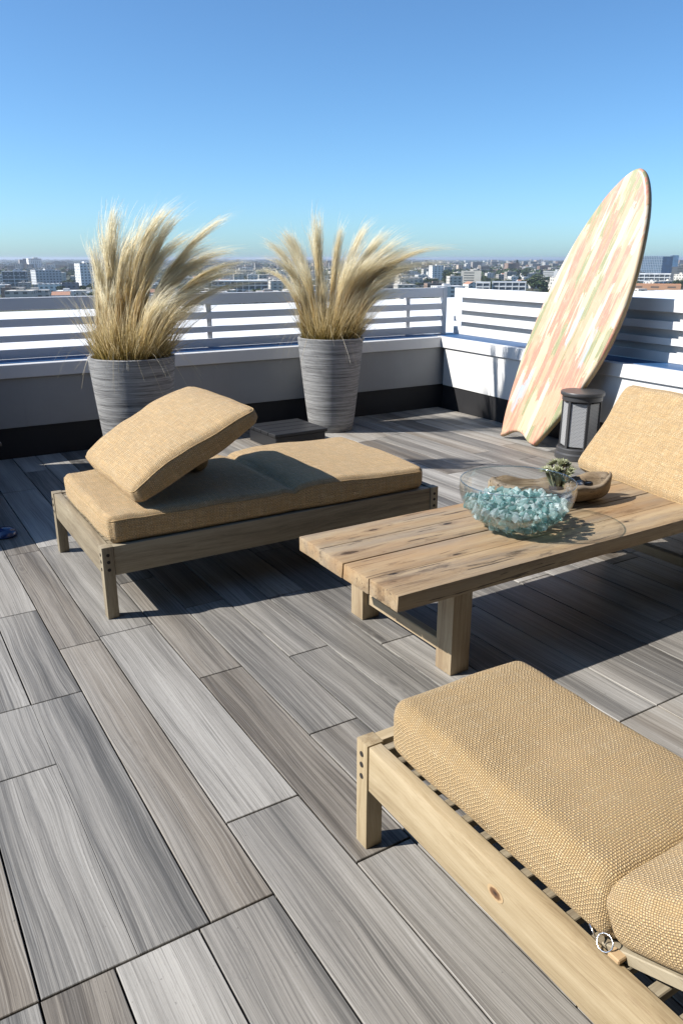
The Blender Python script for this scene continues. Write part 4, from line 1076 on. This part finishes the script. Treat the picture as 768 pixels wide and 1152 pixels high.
# ------------------------------------------------------------------ low black box by the right planter, dark planter at the left edge
BB = thing('storage_box', (2.76, 5.50, 0), R(1.5), 'low black box with a flat ribbed lid between the lounger and the right planter', 'box')
bm = bmesh.new(); bx(bm, 0.015, 0.49, 0.015, 0.49, 0.0, 0.105, 0.004); bobj('box_body', bm, BLACKGLOSS, BB)
bm = bmesh.new()
for k in range(4): bx(bm, 0.0, 0.505, 0.128 * k, 0.128 * k + 0.121, 0.1065, 0.134, 0.004)
bobj('lid', bm, BLACKGLOSS, BB)
DP = thing('trough_planter', (0.60, 4.60, 0), R(8), 'dark tapered box planter cut off by the left edge of the deck view', 'planter')
bm = bmesh.new(); bx(bm, -0.62, -0.09, 0.06, 0.28, 0.0, 0.50, 0.006, taper=-0.06); bobj('trough_body', bm, m_paint('slate_blue_metal', (0.06, 0.07, 0.085), 0.3, 0.05, 0.6), DP)
bm = bmesh.new(); bx(bm, -0.70, -0.01, -0.02, 0.36, 0.5005, 0.52, 0.003); bobj('trough_lid', bm, CHARCOAL, DP)
CB = thing('deck_shade_blocker', (0.30, 5.04, 0), 0, 'dark upright deck cabinet added unseen left of the view to cast shade across the floor', 'blocker')  # unseen block added left of the frame to throw shade on the deck
bm = bmesh.new(); bx(bm, -0.98, 0.0, 0.0, 1.32, 0.0, 1.18, 0.006); bobj('blocker_body', bm, CHARCOAL, CB)
bm = bmesh.new(); bx(bm, -1.0, 0.02, -0.02, 1.335, 1.1805, 1.21, 0.004); bobj('blocker_top', bm, CHARCOAL, CB)
for k in (0, 1):
    bm = bmesh.new(); bx(bm, -0.97 + 0.485 * k, -0.49 + 0.48 * k, -0.019, -0.0005, 0.04, 1.15, 0.003); dr = bobj('blocker_door', bm, BLACKGLOSS, CB)
    bm = bmesh.new(); tube(bm, [(-0.53 + 0.09 * k, -0.03, 0.6), (-0.53 + 0.09 * k, -0.03, 0.76)], 0.006); fix(bm); bobj('blocker_handle', bm, STEEL, dr)
bm = bmesh.new(); lathe(bm, [(0.001, 0.052), (0.02, 0.051), (0.042, 0.044), (0.058, 0.030), (0.064, 0.014), (0.064, 0.006), (0.058, 0.0), (0.001, 0.0)], 40); fix(bm)
bl = bobj('dish', bm, m_simple('glossy_blue_glaze', (0.012, 0.035, 0.12), 0.15, spec=0.9), None, smooth=True); bl.location = (0.535, 4.50, 0.0)
tag(bl, 'small glossy blue upturned dish on the shaded deck at the left edge', 'dish')

# ------------------------------------------------------------------ own building and the white roof beyond the railing
OB = thing('roof_terrace_building', (0, 0, GZ), 0, 'building under the deck, only its white flat roof seen through the back railing', 'building')
bm = bmesh.new(); bx(bm, -60, 62, WY + 0.46, 30.4, 0, -0.32 - GZ); bobj('wing', bm, MEMBRANE, OB)
bm = bmesh.new(); bx(bm, -60, 5.7, -25, WY + 0.455, 0, -0.45 - GZ); bobj('main_block', bm, CREAMWHITE, OB)
# ------------------------------------------------------------------ city ground, sea
def m_land():
    g = NT('city_ground'); o = g.obj
    a = g.noise(o, 0.012, 6, 0.65); b = g.noise(o, 0.06, 4, 0.6)
    c = g.ramp(a, [(0.35, (0.035, 0.050, 0.022)), (0.5, (0.085, 0.085, 0.055)), (0.65, (0.16, 0.15, 0.14))])
    c = g.mix(g.ramp(b, [(0.45, 0), (0.6, 0.6)]), c, (0.05, 0.065, 0.03))
    return g.done(g.pbsdf(c, 0.9, None, 0.1))
pydata('ground', [(-70000, -20000, GZ), (70000, -20000, GZ), (70000, 70000, GZ), (-70000, 70000, GZ)], [(0, 1, 2, 3)], m_land())['kind'] = 'structure'
def m_sea():
    g = NT('sea_water'); n = g.noise(g.obj, 0.02, 3, 0.6)
    return g.done(g.pbsdf((0.02, 0.06, 0.11), 0.35, None, 0.4))
def polar(d, az): return (d * math.sin(az), d * math.cos(az))
sv = []; A0, A1 = R(34), R(80)
for i in range(25):
    az_ = A0 + (A1 - A0) * i / 24
    dn = 9500 + 2500 * math.exp(-((i - 2) / 3.0) ** 2) + 14000 * math.exp(-(i / 2.2) ** 2)
    x, y = polar(dn, az_); sv.append((x, y, GZ + 0.8))
for i in range(24, -1, -1):
    x, y = polar(68000, A0 + (A1 - A0) * i / 24); sv.append((x, y, GZ + 0.8))
pydata('sea', sv, [tuple(range(len(sv)))[::-1]], m_sea())['kind'] = 'structure'

# ------------------------------------------------------------------ distant city
def m_city(name='city_wall'):
    g = NT(name); at = g.attr('tint').outputs['Color']
    geo = g.n('NewGeometry'); o = geo.outputs['Position']
    sp = g.n('SeparateXYZ'); g.t.links.new(o, sp.inputs[0]); nr = g.n('SeparateXYZ'); g.t.links.new(geo.outputs['Normal'], nr.inputs[0])
    fz = g.math('FRACT', g.math('DIVIDE', sp.outputs[2], 3.4))
    hu = g.math('ADD', g.math('MULTIPLY', sp.outputs[0], nr.outputs[1]), g.math('MULTIPLY', sp.outputs[1], nr.outputs[0]))
    fu = g.math('FRACT', g.math('DIVIDE', hu, 4.2))
    wz = g.math('MULTIPLY', g.math('GREATER_THAN', fz, 0.35), g.math('LESS_THAN', fz, 0.82))
    wu = g.math('MULTIPLY', g.math('GREATER_THAN', fu, 0.25), g.math('LESS_THAN', fu, 0.75))
    wall = g.math('LESS_THAN', g.math('ABSOLUTE', nr.outputs[2]), 0.5)
    k = g.math('MULTIPLY', g.math('MULTIPLY', wz, wu), wall)
    c = g.mix(g.math('MULTIPLY', k, 0.8), at, (0.05, 0.06, 0.055))
    n = g.noise(o, 0.2, 3, 0.6)
    c = g.mix(g.math('MULTIPLY', g.ramp(n, [(0.4, 0), (0.7, 1)]), 0.18), c, (0.2, 0.19, 0.18))
    return g.done(g.pbsdf(c, 0.7, None, 0.3))
CITY = m_city()
WALLC = [(0.60, 0.59, 0.56), (0.50, 0.47, 0.42), (0.48, 0.44, 0.38), (0.36, 0.33, 0.30), (0.55, 0.45, 0.35), (0.30, 0.20, 0.15), (0.68, 0.66, 0.62), (0.25, 0.26, 0.28)]
ROOFC = [(0.70, 0.70, 0.70), (0.55, 0.55, 0.54), (0.34, 0.30, 0.27), (0.42, 0.22, 0.14), (0.22, 0.22, 0.23), (0.62, 0.58, 0.52)]
class CB_:
    def __init__(s): s.V = []; s.F = []; s.C = []
    def box(s, cx, cy, w, d, z0, z1, rz, wall, roof):
        i = len(s.V); cs, sn = math.cos(rz), math.sin(rz)
        for z in (z0, z1):
            for a, b in ((-1, -1), (1, -1), (1, 1), (-1, 1)):
                x, y = a * w / 2, b * d / 2; s.V.append((cx + x * cs - y * sn, cy + x * sn + y * cs, z))
        s.F += [(i + 4, i + 5, i + 6, i + 7), (i, i + 1, i + 5, i + 4), (i + 1, i + 2, i + 6, i + 5), (i + 2, i + 3, i + 7, i + 6), (i + 3, i, i + 4, i + 7)]
        s.C += [roof, wall, wall, wall, wall]
    def gable(s, cx, cy, w, d, z0, z1, zr, rz, wall, roof):
        i = len(s.V); cs, sn = math.cos(rz), math.sin(rz)
        pts = [(-w/2, -d/2, z0), (w/2, -d/2, z0), (w/2, d/2, z0), (-w/2, d/2, z0), (-w/2, -d/2, z1), (w/2, -d/2, z1), (w/2, d/2, z1), (-w/2, d/2, z1), (-w/2, 0, zr), (w/2, 0, zr)]
        s.V += [(cx + x * cs - y * sn, cy + x * sn + y * cs, z) for x, y, z in pts]
        for f in ((0, 1, 5, 4), (2, 3, 7, 6), (1, 2, 6, 9, 5), (3, 0, 4, 8, 7)): s.F.append(tuple(i + k for k in f)); s.C.append(wall)
        for f in ((4, 5, 9, 8), (6, 7, 8, 9)): s.F.append(tuple(i + k for k in f)); s.C.append(roof)
    def mesh(s, name):
        me = bpy.data.meshes.new(name); me.from_pydata(s.V, [], s.F); me.update()
        at = me.attributes.new('tint', 'FLOAT_COLOR', 'FACE')
        at.data.foreach_set('color', np.array([(*c, 1) for c in s.C], dtype=np.float32).ravel()); return me
def city_obj(cb, name, loc, rz, label, cat, group=None):
    o = link(name, cb.mesh(name), CITY); o.location = loc; o.rotation_euler = (0, 0, rz)
    return tag(o, label, cat, group)
def m_leaf(name, a, b):
    g = NT(name); n = g.noise(g.obj, 1.2, 4, 0.6)
    c = g.mix(g.ramp(n, [(0.35, 0), (0.65, 1)]), a, b)
    return g.done(g.pbsdf(c, 0.8, None, 0.15))
LEAF = [m_leaf('dark_foliage', (0.03, 0.05, 0.018), (0.055, 0.08, 0.03)), m_leaf('mid_foliage', (0.05, 0.075, 0.025), (0.09, 0.11, 0.045)), m_leaf('cypress_foliage', (0.018, 0.034, 0.016), (0.035, 0.055, 0.025))]
BARK = m_simple('bark', (0.10, 0.07, 0.05), 0.9, nscale=3)
def crown_mesh(seed, n=420, shape='round'):
    rr = np.random.default_rng(seed); V = []; Fc = []
    lobes = [(rr.normal(0, 0.42, 3) * np.array([1, 1, 0.55]), rr.uniform(0.35, 0.62)) for _ in range(7)]
    for i in range(n):
        if shape == 'round':
            c, r = lobes[i % 7]; d = rr.normal(0, 1, 3); d /= np.linalg.norm(d); p = c + d * r * rr.uniform(0.55, 1.05); sz = rr.uniform(0.09, 0.2)
        else:
            t = rr.uniform(0, 1); a = rr.uniform(0, 6.28); r = 0.30 * (1 - t) ** 0.7 * rr.uniform(0.5, 1.15) + 0.02; p = np.array([r * math.cos(a), r * math.sin(a), -1 + 2.2 * t]); sz = rr.uniform(0.06, 0.13)
        u = rr.normal(0, 1, 3); u /= np.linalg.norm(u); w = np.cross(u, rr.normal(0, 1, 3)); w /= np.linalg.norm(w)
        k = len(V); V += [tuple(p - u * sz), tuple(p + w * sz * 0.8), tuple(p + u * sz), tuple(p - w * sz * 0.8)]; Fc.append((k, k + 1, k + 2, k + 3))
    me = bpy.data.meshes.new('crown'); me.from_pydata(V, [], Fc); me.update(); return me
CR = [crown_mesh(50 + i) for i in range(4)]
for i, m in enumerate(CR): m.materials.append(LEAF[i % 2])
CRC = crown_mesh(77, 500, 'cone'); CRC.materials.append(LEAF[2])
bm = bmesh.new(); tube(bm, [(0, 0, -1.7), (0.03, 0.02, -0.8), (0, 0, 0.1)], [0.09, 0.06, 0.03], 6); 
for a in (0.4, 2.5, 4.4): tube(bm, [(0, 0, -0.7), (0.35 * math.cos(a), 0.35 * math.sin(a), -0.05)], [0.045, 0.015], 5)
fix(bm); TRK = bpy.data.meshes.new('trunk'); bm.to_mesh(TRK); bm.free(); TRK.materials.append(BARK)
def tree(x, y, r, h, label, cyp=False, group='trees between the distant buildings'):
    t = thing('cypress_tree' if cyp else 'street_tree', (x, y, GZ), random.uniform(0, 6), label, 'tree', group)
    me = CRC if cyp else random.choice(CR)
    o = bpy.data.objects.new('crown', me); COL.objects.link(o); o.parent = t; o.location = (0, 0, h * (0.5 if cyp else 0.62)); o.scale = (r, r, h * 0.45)
    o = bpy.data.objects.new('trunk', TRK); COL.objects.link(o); o.parent = t; o.location = (0, 0, h * 0.62); o.scale = (r, r, h * 0.365)
    return t

taken = []
def place(xc, ybase):
    b = bearing(xc); d = ground_dist(ybase, xc); return b * d, d
def block(x0, x1, ytop, ybase, wall, roof, label, depth=18, name='apartment_tower', rot=None, penthouse=True, cat='building', bands=False):
    p, d = place((x0 + x1) / 2, ybase); w = abs(x1 - x0) * d * math.cos(PITCH) / F_PX * 1.0; w = abs(x1 - x0) / 913.0 * d
    h = (ybase - ytop) / 913.0 * d
    rz = math.atan2(-p.x, p.y) + (rot or 0)
    cb = CB_(); 
    if bands:
        nfl = max(2, int(h / 3.6)); fh = h / nfl
        cb.box(0, 0, w - 1.6, depth - 1.6, 0, h - 0.3, 0, (0.10, 0.12, 0.14), roof)
        for k in range(nfl + 1): cb.box(0, 0, w, depth, k * fh - (0.9 if k else 0), k * fh + 0.25, 0, wall, roof)
        for k in range(int(w / 6) + 1): cb.box(-w / 2 + 0.6 + k * (w - 1.2) / max(1, int(w / 6)), -depth / 2 + 0.2, 0.8, 0.5, 0, h, 0, wall, roof)
    else:
        cb.box(0, 0, w, depth, 0, h, 0, wall, roof)
        for sx in (-1, 1): cb.box(sx * (w / 2 - 0.2), 0, 0.42, depth + 0.02, h, h + 0.9, 0, wall, wall)
        for sy in (-1, 1): cb.box(0, sy * (depth / 2 - 0.2), w - 0.9, 0.42, h, h + 0.9, 0, wall, wall)
    if penthouse: cb.box(w * 0.12, 0, w * 0.35, depth * 0.4, h + 0.1, h + 3.0, 0, tuple(v * 0.9 for v in wall), roof)
    taken.append((p.x, p.y, max(w, depth) * 0.75 + 8))
    o = city_obj(cb, name, (p.x, p.y, GZ), rz, label, cat); return o, p, d, w, h
W_, G_, LB = (0.78, 0.78, 0.76), (0.34, 0.35, 0.37), (0.50, 0.52, 0.55)
block(23, 32, 294, 307, (0.32, 0.30, 0.30), G_, 'dark brown slab tower at far left beside a white slab', 16, rot=0.2)
block(32.5, 46, 293, 308, (0.74, 0.72, 0.70), W_, 'pale slab tower at far left with one bright end', 14, rot=0.35)
block(4, 28, 307, 322, LB, G_, 'grey blue office block low at the left edge of the skyline', 26, rot=-0.1, bands=True)
block(38, 64, 306, 320, (0.52, 0.53, 0.55), G_, 'long grey ribbed office block below the left slab towers', 26, rot=0.25)
block(87, 103, 299, 322, (0.72, 0.72, 0.72), W_, 'white tower rising just left of the left feather grass', 17, rot=0.4)
block(42, 66, 321, 331, (0.78, 0.77, 0.74), W_, 'low white hall with a bright roof near the left railing', 34, penthouse=False)
block(66, 86, 320, 330, (0.20, 0.21, 0.24), G_, 'dark low warehouse beside the white hall', 30, penthouse=False)
block(104, 116, 318, 331, (0.70, 0.69, 0.66), W_, 'small white block at the edge of the left feather grass', 20)
block(238, 300, 316, 330, (0.66, 0.66, 0.66), W_, 'long white car park deck seen between the two feather grasses', 30, bands=True, penthouse=False)
block(300, 322, 312, 323, (0.62, 0.50, 0.44), ROOFC[3], 'beige block with a red roof between the two feather grasses', 22)
block(536, 552, 318, 331, (0.72, 0.72, 0.72), (0.6, 0.6, 0.62), 'small glazed white pavilion left of the long glazed hall', 16, bands=True, penthouse=False)
block(555, 592, 317.5, 331, (0.70, 0.70, 0.70), (0.28, 0.31, 0.36), 'long white framed glazed hall just beyond the railing, left of the surfboard', 18, bands=True, penthouse=False)
block(519, 541, 306, 318, (0.70, 0.64, 0.54), W_, 'cream stepped building beside the right feather grass tips', 22)
block(484, 497, 300, 315, (0.76, 0.75, 0.73), W_, 'white block among trees behind the right feather grass', 20, rot=0.3)
block(612, 640, 306, 314, (0.74, 0.72, 0.68), W_, 'low pale building close left of the surfboard', 22)
block(714, 764, 321.5, 330.5, (0.50, 0.27, 0.15), (0.46, 0.26, 0.16), 'low terracotta coloured hall right of the surfboard', 30, penthouse=False)
block(712, 762, 309, 319, (0.74, 0.75, 0.75), W_, 'white car park with open decks below the blue glass tower', 40, bands=True, penthouse=False)
block(757, 775, 303, 320, (0.12, 0.13, 0.14), G_, 'dark small building at the right edge of the skyline', 20)
block(706, 790, 329.0, 337, (0.55, 0.60, 0.66), (0.62, 0.66, 0.72), 'pale blue flat roof just above the right railing', 16, penthouse=False)

# blue glass tower with mullions
def m_curtain(name, col, rough=0.15):
    g = NT(name); n = g.noise(g.obj, 0.15, 3, 0.6)
    c = g.mix(g.ramp(n, [(0.35, 0), (0.65, 1)]), col, tuple(v * 0.6 for v in col))
    return g.done(g.pbsdf(c, rough, None, 0.8))
p, d = place(737, 311); w = 41 / 913 * d; h = 20.5 / 913 * d
GT = thing('glass_tower', (p.x, p.y, GZ), math.atan2(-p.x, p.y) + 0.10, 'wide blue glass tower on the skyline right of the surfboard', 'building')
taken.append((p.x, p.y, 70))
bm = bmesh.new(); bx(bm, -w / 2, w * 0.13, -14, 16, 0, h); fix(bm); bobj('glazed_wing', bm, m_curtain('pale_blue_glass', (0.20, 0.32, 0.45)), GT)
bm = bmesh.new(); bx(bm, w * 0.13 + 0.05, w * 0.34, -15, 16, 0, h - 0.7); fix(bm); bobj('dark_core', bm, m_curtain('dark_blue_glass', (0.02, 0.06, 0.14)), GT)
bm = bmesh.new(); bx(bm, w * 0.34 + 0.05, w * 0.5, -14, 16, 0, h + 1.3); fix(bm); bobj('end_wing', bm, m_curtain('blue_glass', (0.10, 0.20, 0.34)), GT)
bm = bmesh.new()
for k in range(15): bx(bm, -w / 2 + 1 + k * w * 0.62 / 15, -w / 2 + 2.2 + k * w * 0.62 / 15, -14.5, -14.02, 0, h)
for k in range(8): bx(bm, -w / 2 - 0.2, w * 0.13, -14.8, -14.52, 3 + k * h / 8.2, 3.8 + k * h / 8.2)
fix(bm); bobj('mullions', bm, m_simple('pale_mullion', (0.42, 0.50, 0.58), 0.5, nscale=0.5), GT)

# mast
p, d = place(608, 306)
bm = bmesh.new(); tube(bm, [(0, 0, 0), (0, 0, 16 / 913 * d)], [0.6, 0.25], 6)
for k in range(3): bx(bm, -1.2, 1.2, -0.2, 0.2, (9 + 2 * k) / 913 * d, (9.3 + 2 * k) / 913 * d)
fix(bm); ms = bobj('radio_mast', bm, m_simple('pale_steel', (0.6, 0.6, 0.6), 0.4), None); ms.location = (p.x, p.y, GZ)
tag(ms, 'thin pale mast on the skyline left of the surfboard', 'mast')
# trees placed to the photo
for (x, yb, wpx, hpx) in ((92, 330, 16, 10), (100, 333, 14, 11), (75, 334, 20, 6), (20, 334, 22, 5), (50, 335, 18, 5), (118, 330, 10, 10), (508, 322, 12, 18), (516, 318, 9, 12), (502, 316, 10, 12), (600, 327, 18, 14), (612, 330, 20, 14), (622, 328, 18, 12), (605, 318, 14, 9), (590, 312, 12, 8), (594, 308, 10, 7), (573, 308, 12, 7), (583, 318, 12, 8),
                          (632, 322, 14, 9), (763, 327, 8, 12), (768, 325, 8, 10), (628, 334, 18, 10), (316, 326, 10, 6), (500, 306, 10, 6), (560, 312, 12, 5)):
    p, d = place(x, yb); tree(p.x, p.y, wpx / 913 * d * 0.55, hpx / 913 * d, 'broad dark green tree rising between the pale distant buildings')
    taken.append((p.x, p.y, wpx / 913 * d * 0.5))
p, d = place(581, 305); tree(p.x, p.y, 7.0 / 913 * d * 1.2, 11 / 913 * d, 'dark pointed cypress standing above the skyline left of the surfboard', True, None)

# individually built mid-distance houses
styles = [('low white flat roofed building among the distant city houses', WALLC[0], ROOFC[0]), ('beige flat roofed building among the distant city houses', WALLC[1], ROOFC[5]),
          ('small house with a red tiled roof among the distant city houses', WALLC[6], ROOFC[3]), ('grey office block among the distant city houses', WALLC[3], ROOFC[1]), ('brown dark roofed building among the distant city houses', WALLC[5], ROOFC[4])]
az0, az1 = R(6), R(58)
def free(x, y, r):
    return all((x - a) ** 2 + (y - b) ** 2 > (r + c) ** 2 for a, b, c in taken)
cnt = 0; tr_ = 0
while cnt < 260 and tr_ < 6000:
    tr_ += 1
    a = random.uniform(az0, az1); d = 560 + 1700 * random.random() ** 1.2
    x, y = polar(d, a); w = random.uniform(11, 30); dp_ = random.uniform(10, 20)
    if not free(x, y, max(w, dp_) * 0.5): continue
    k = random.choice([0, 0, 0, 1, 1, 1, 2, 3, 4]); lab, wc, rc_ = styles[k]
    hmax = 12 if d < 900 else 15
    hh = random.uniform(4.5, hmax) if k != 2 else random.uniform(4, 6.5)
    cb = CB_(); f = random.uniform(0.85, 1.1); wc = tuple(min(0.82, v * f) for v in wc)
    if k == 2: cb.gable(0, 0, w * 0.7, dp_ * 0.8, 0, hh, hh + 2.6, 0, wc, rc_)
    else:
        cb.box(0, 0, w, dp_, 0, hh, 0, wc, rc_); cb.box(w * random.uniform(-0.25, 0.25), 0, w * 0.25, dp_ * 0.3, hh, hh + 1.8, 0, wc, rc_)
        if random.random() < 0.4: cb.box(w * 0.5 + 3, 0, 6.1, dp_ * 0.8, 0, hh * 0.6, 0, wc, rc_)
    city_obj(cb, 'city_building', (x, y, GZ), R(-20) + random.choice([0, R(90)]) + random.uniform(-0.05, 0.05), lab, 'building', lab.split(' among')[0] + 's in the distant city')
    taken.append((x, y, max(w, dp_) * 0.5)); cnt += 1
cnt = 0
while cnt < 240:
    a = random.uniform(az0, az1); d = 560 + 1500 * random.random(); x, y = polar(d, a)
    if not free(x, y, 1): continue
    tree(x, y, random.uniform(4, 8), random.uniform(6, 11), 'broad dark green tree rising between the pale distant buildings'); cnt += 1
# beyond: uncountable city fabric
cb = CB_()
for i in range(15000):
    a = random.uniform(R(3), R(62)); d = 1900 + 11000 * random.random() ** 1.7; x, y = polar(d, a)
    if a > R(38) and d > 9000: continue
    s = 1 + d / 9000
    wc = random.choice(WALLC); rc_ = random.choice(ROOFC); f = random.uniform(0.35, 1.0); wc = tuple(v * f for v in wc)
    hh = random.uniform(3.5, 9) if random.random() < 0.95 else random.uniform(10, 24)
    cb.box(x, y, random.uniform(9, 24) * s, random.uniform(9, 20) * s, GZ, GZ + hh, R(-20) + random.uniform(-.05, .05), wc, rc_)
o = link('distant_houses', cb.mesh('distant_houses'), CITY); tag(o, 'far city fabric of tiny houses running to the horizon', 'houses', kind='stuff')
V = []; Fc = []
for i in range(9000):
    a = random.uniform(R(3), R(62)); d = 1700 + 11000 * random.random() ** 1.6; x, y = polar(d, a)
    if a > R(38) and d > 9000: continue
    s = 1 + d / 6000; 
    for q in range(5):
        c_ = Vector((x + random.gauss(0, 5) * s, y + random.gauss(0, 5) * s, GZ + random.uniform(1.5, 9)))
        u = Vector([random.gauss(0, 1) for _ in range(3)]).normalized() * random.uniform(2, 4) * s; w_ = u.cross(Vector([random.gauss(0, 1) for _ in range(3)])).normalized() * random.uniform(2, 3.5) * s
        k = len(V); V += [c_ - u, c_ + w_, c_ + u, c_ - w_]; Fc.append((k, k + 1, k + 2, k + 3))
o = pydata('distant_trees', V, Fc, LEAF[0]); tag(o, 'far dark green tree cover scattered through the city', 'trees', kind='stuff')

# ------------------------------------------------------------------ haze
g = NT('haze_air')
pv = g.n('VolumePrincipled'); pv.inputs['Color'].default_value = (0.80, 0.88, 1.0, 1); pv.inputs['Density'].default_value = 1.0e-4; pv.inputs['Anisotropy'].default_value = 0.3
g.t.links.new(pv.outputs[0], g.out.inputs['Volume'])
bm = bmesh.new(); bx(bm, -75000, 75000, -25000, 75000, GZ - 1.0, 14.0)
tag(bobj('haze', bm, g.m), kind='stuff')

# ------------------------------------------------------------------ unseen dark roof and walls added behind the camera to cut sky light
CV = thing('added_sky_shield', (0, -3.0, 0), 0, 'dark roof and walls added behind the viewpoint, unseen, to dim the sky fill', 'shield')
bm = bmesh.new(); bx(bm, -5, 8, -4.0, 4.0, 2.92, 3.12, 0.01); bx(bm, 2.95, 8, 4.002, 5.5, 2.92, 3.12, 0.01); bobj('shield_roof', bm, CHARCOAL, CV)
bm = bmesh.new(); bx(bm, -5, 8, -4.2, -4.003, 0.0, 3.1, 0.0); bobj('shield_rear', bm, CHARCOAL, CV)
bm = bmesh.new(); bx(bm, 6.6, 6.8, -4.0, 5.5, 0.0, 2.915, 0.0); bobj('shield_side', bm, CHARCOAL, CV)
bm = bmesh.new(); bx(bm, -5.0, -4.85, -4.0, 4.0, 0.0, 2.915, 0.0); bobj('shield_side', bm, CHARCOAL, CV)
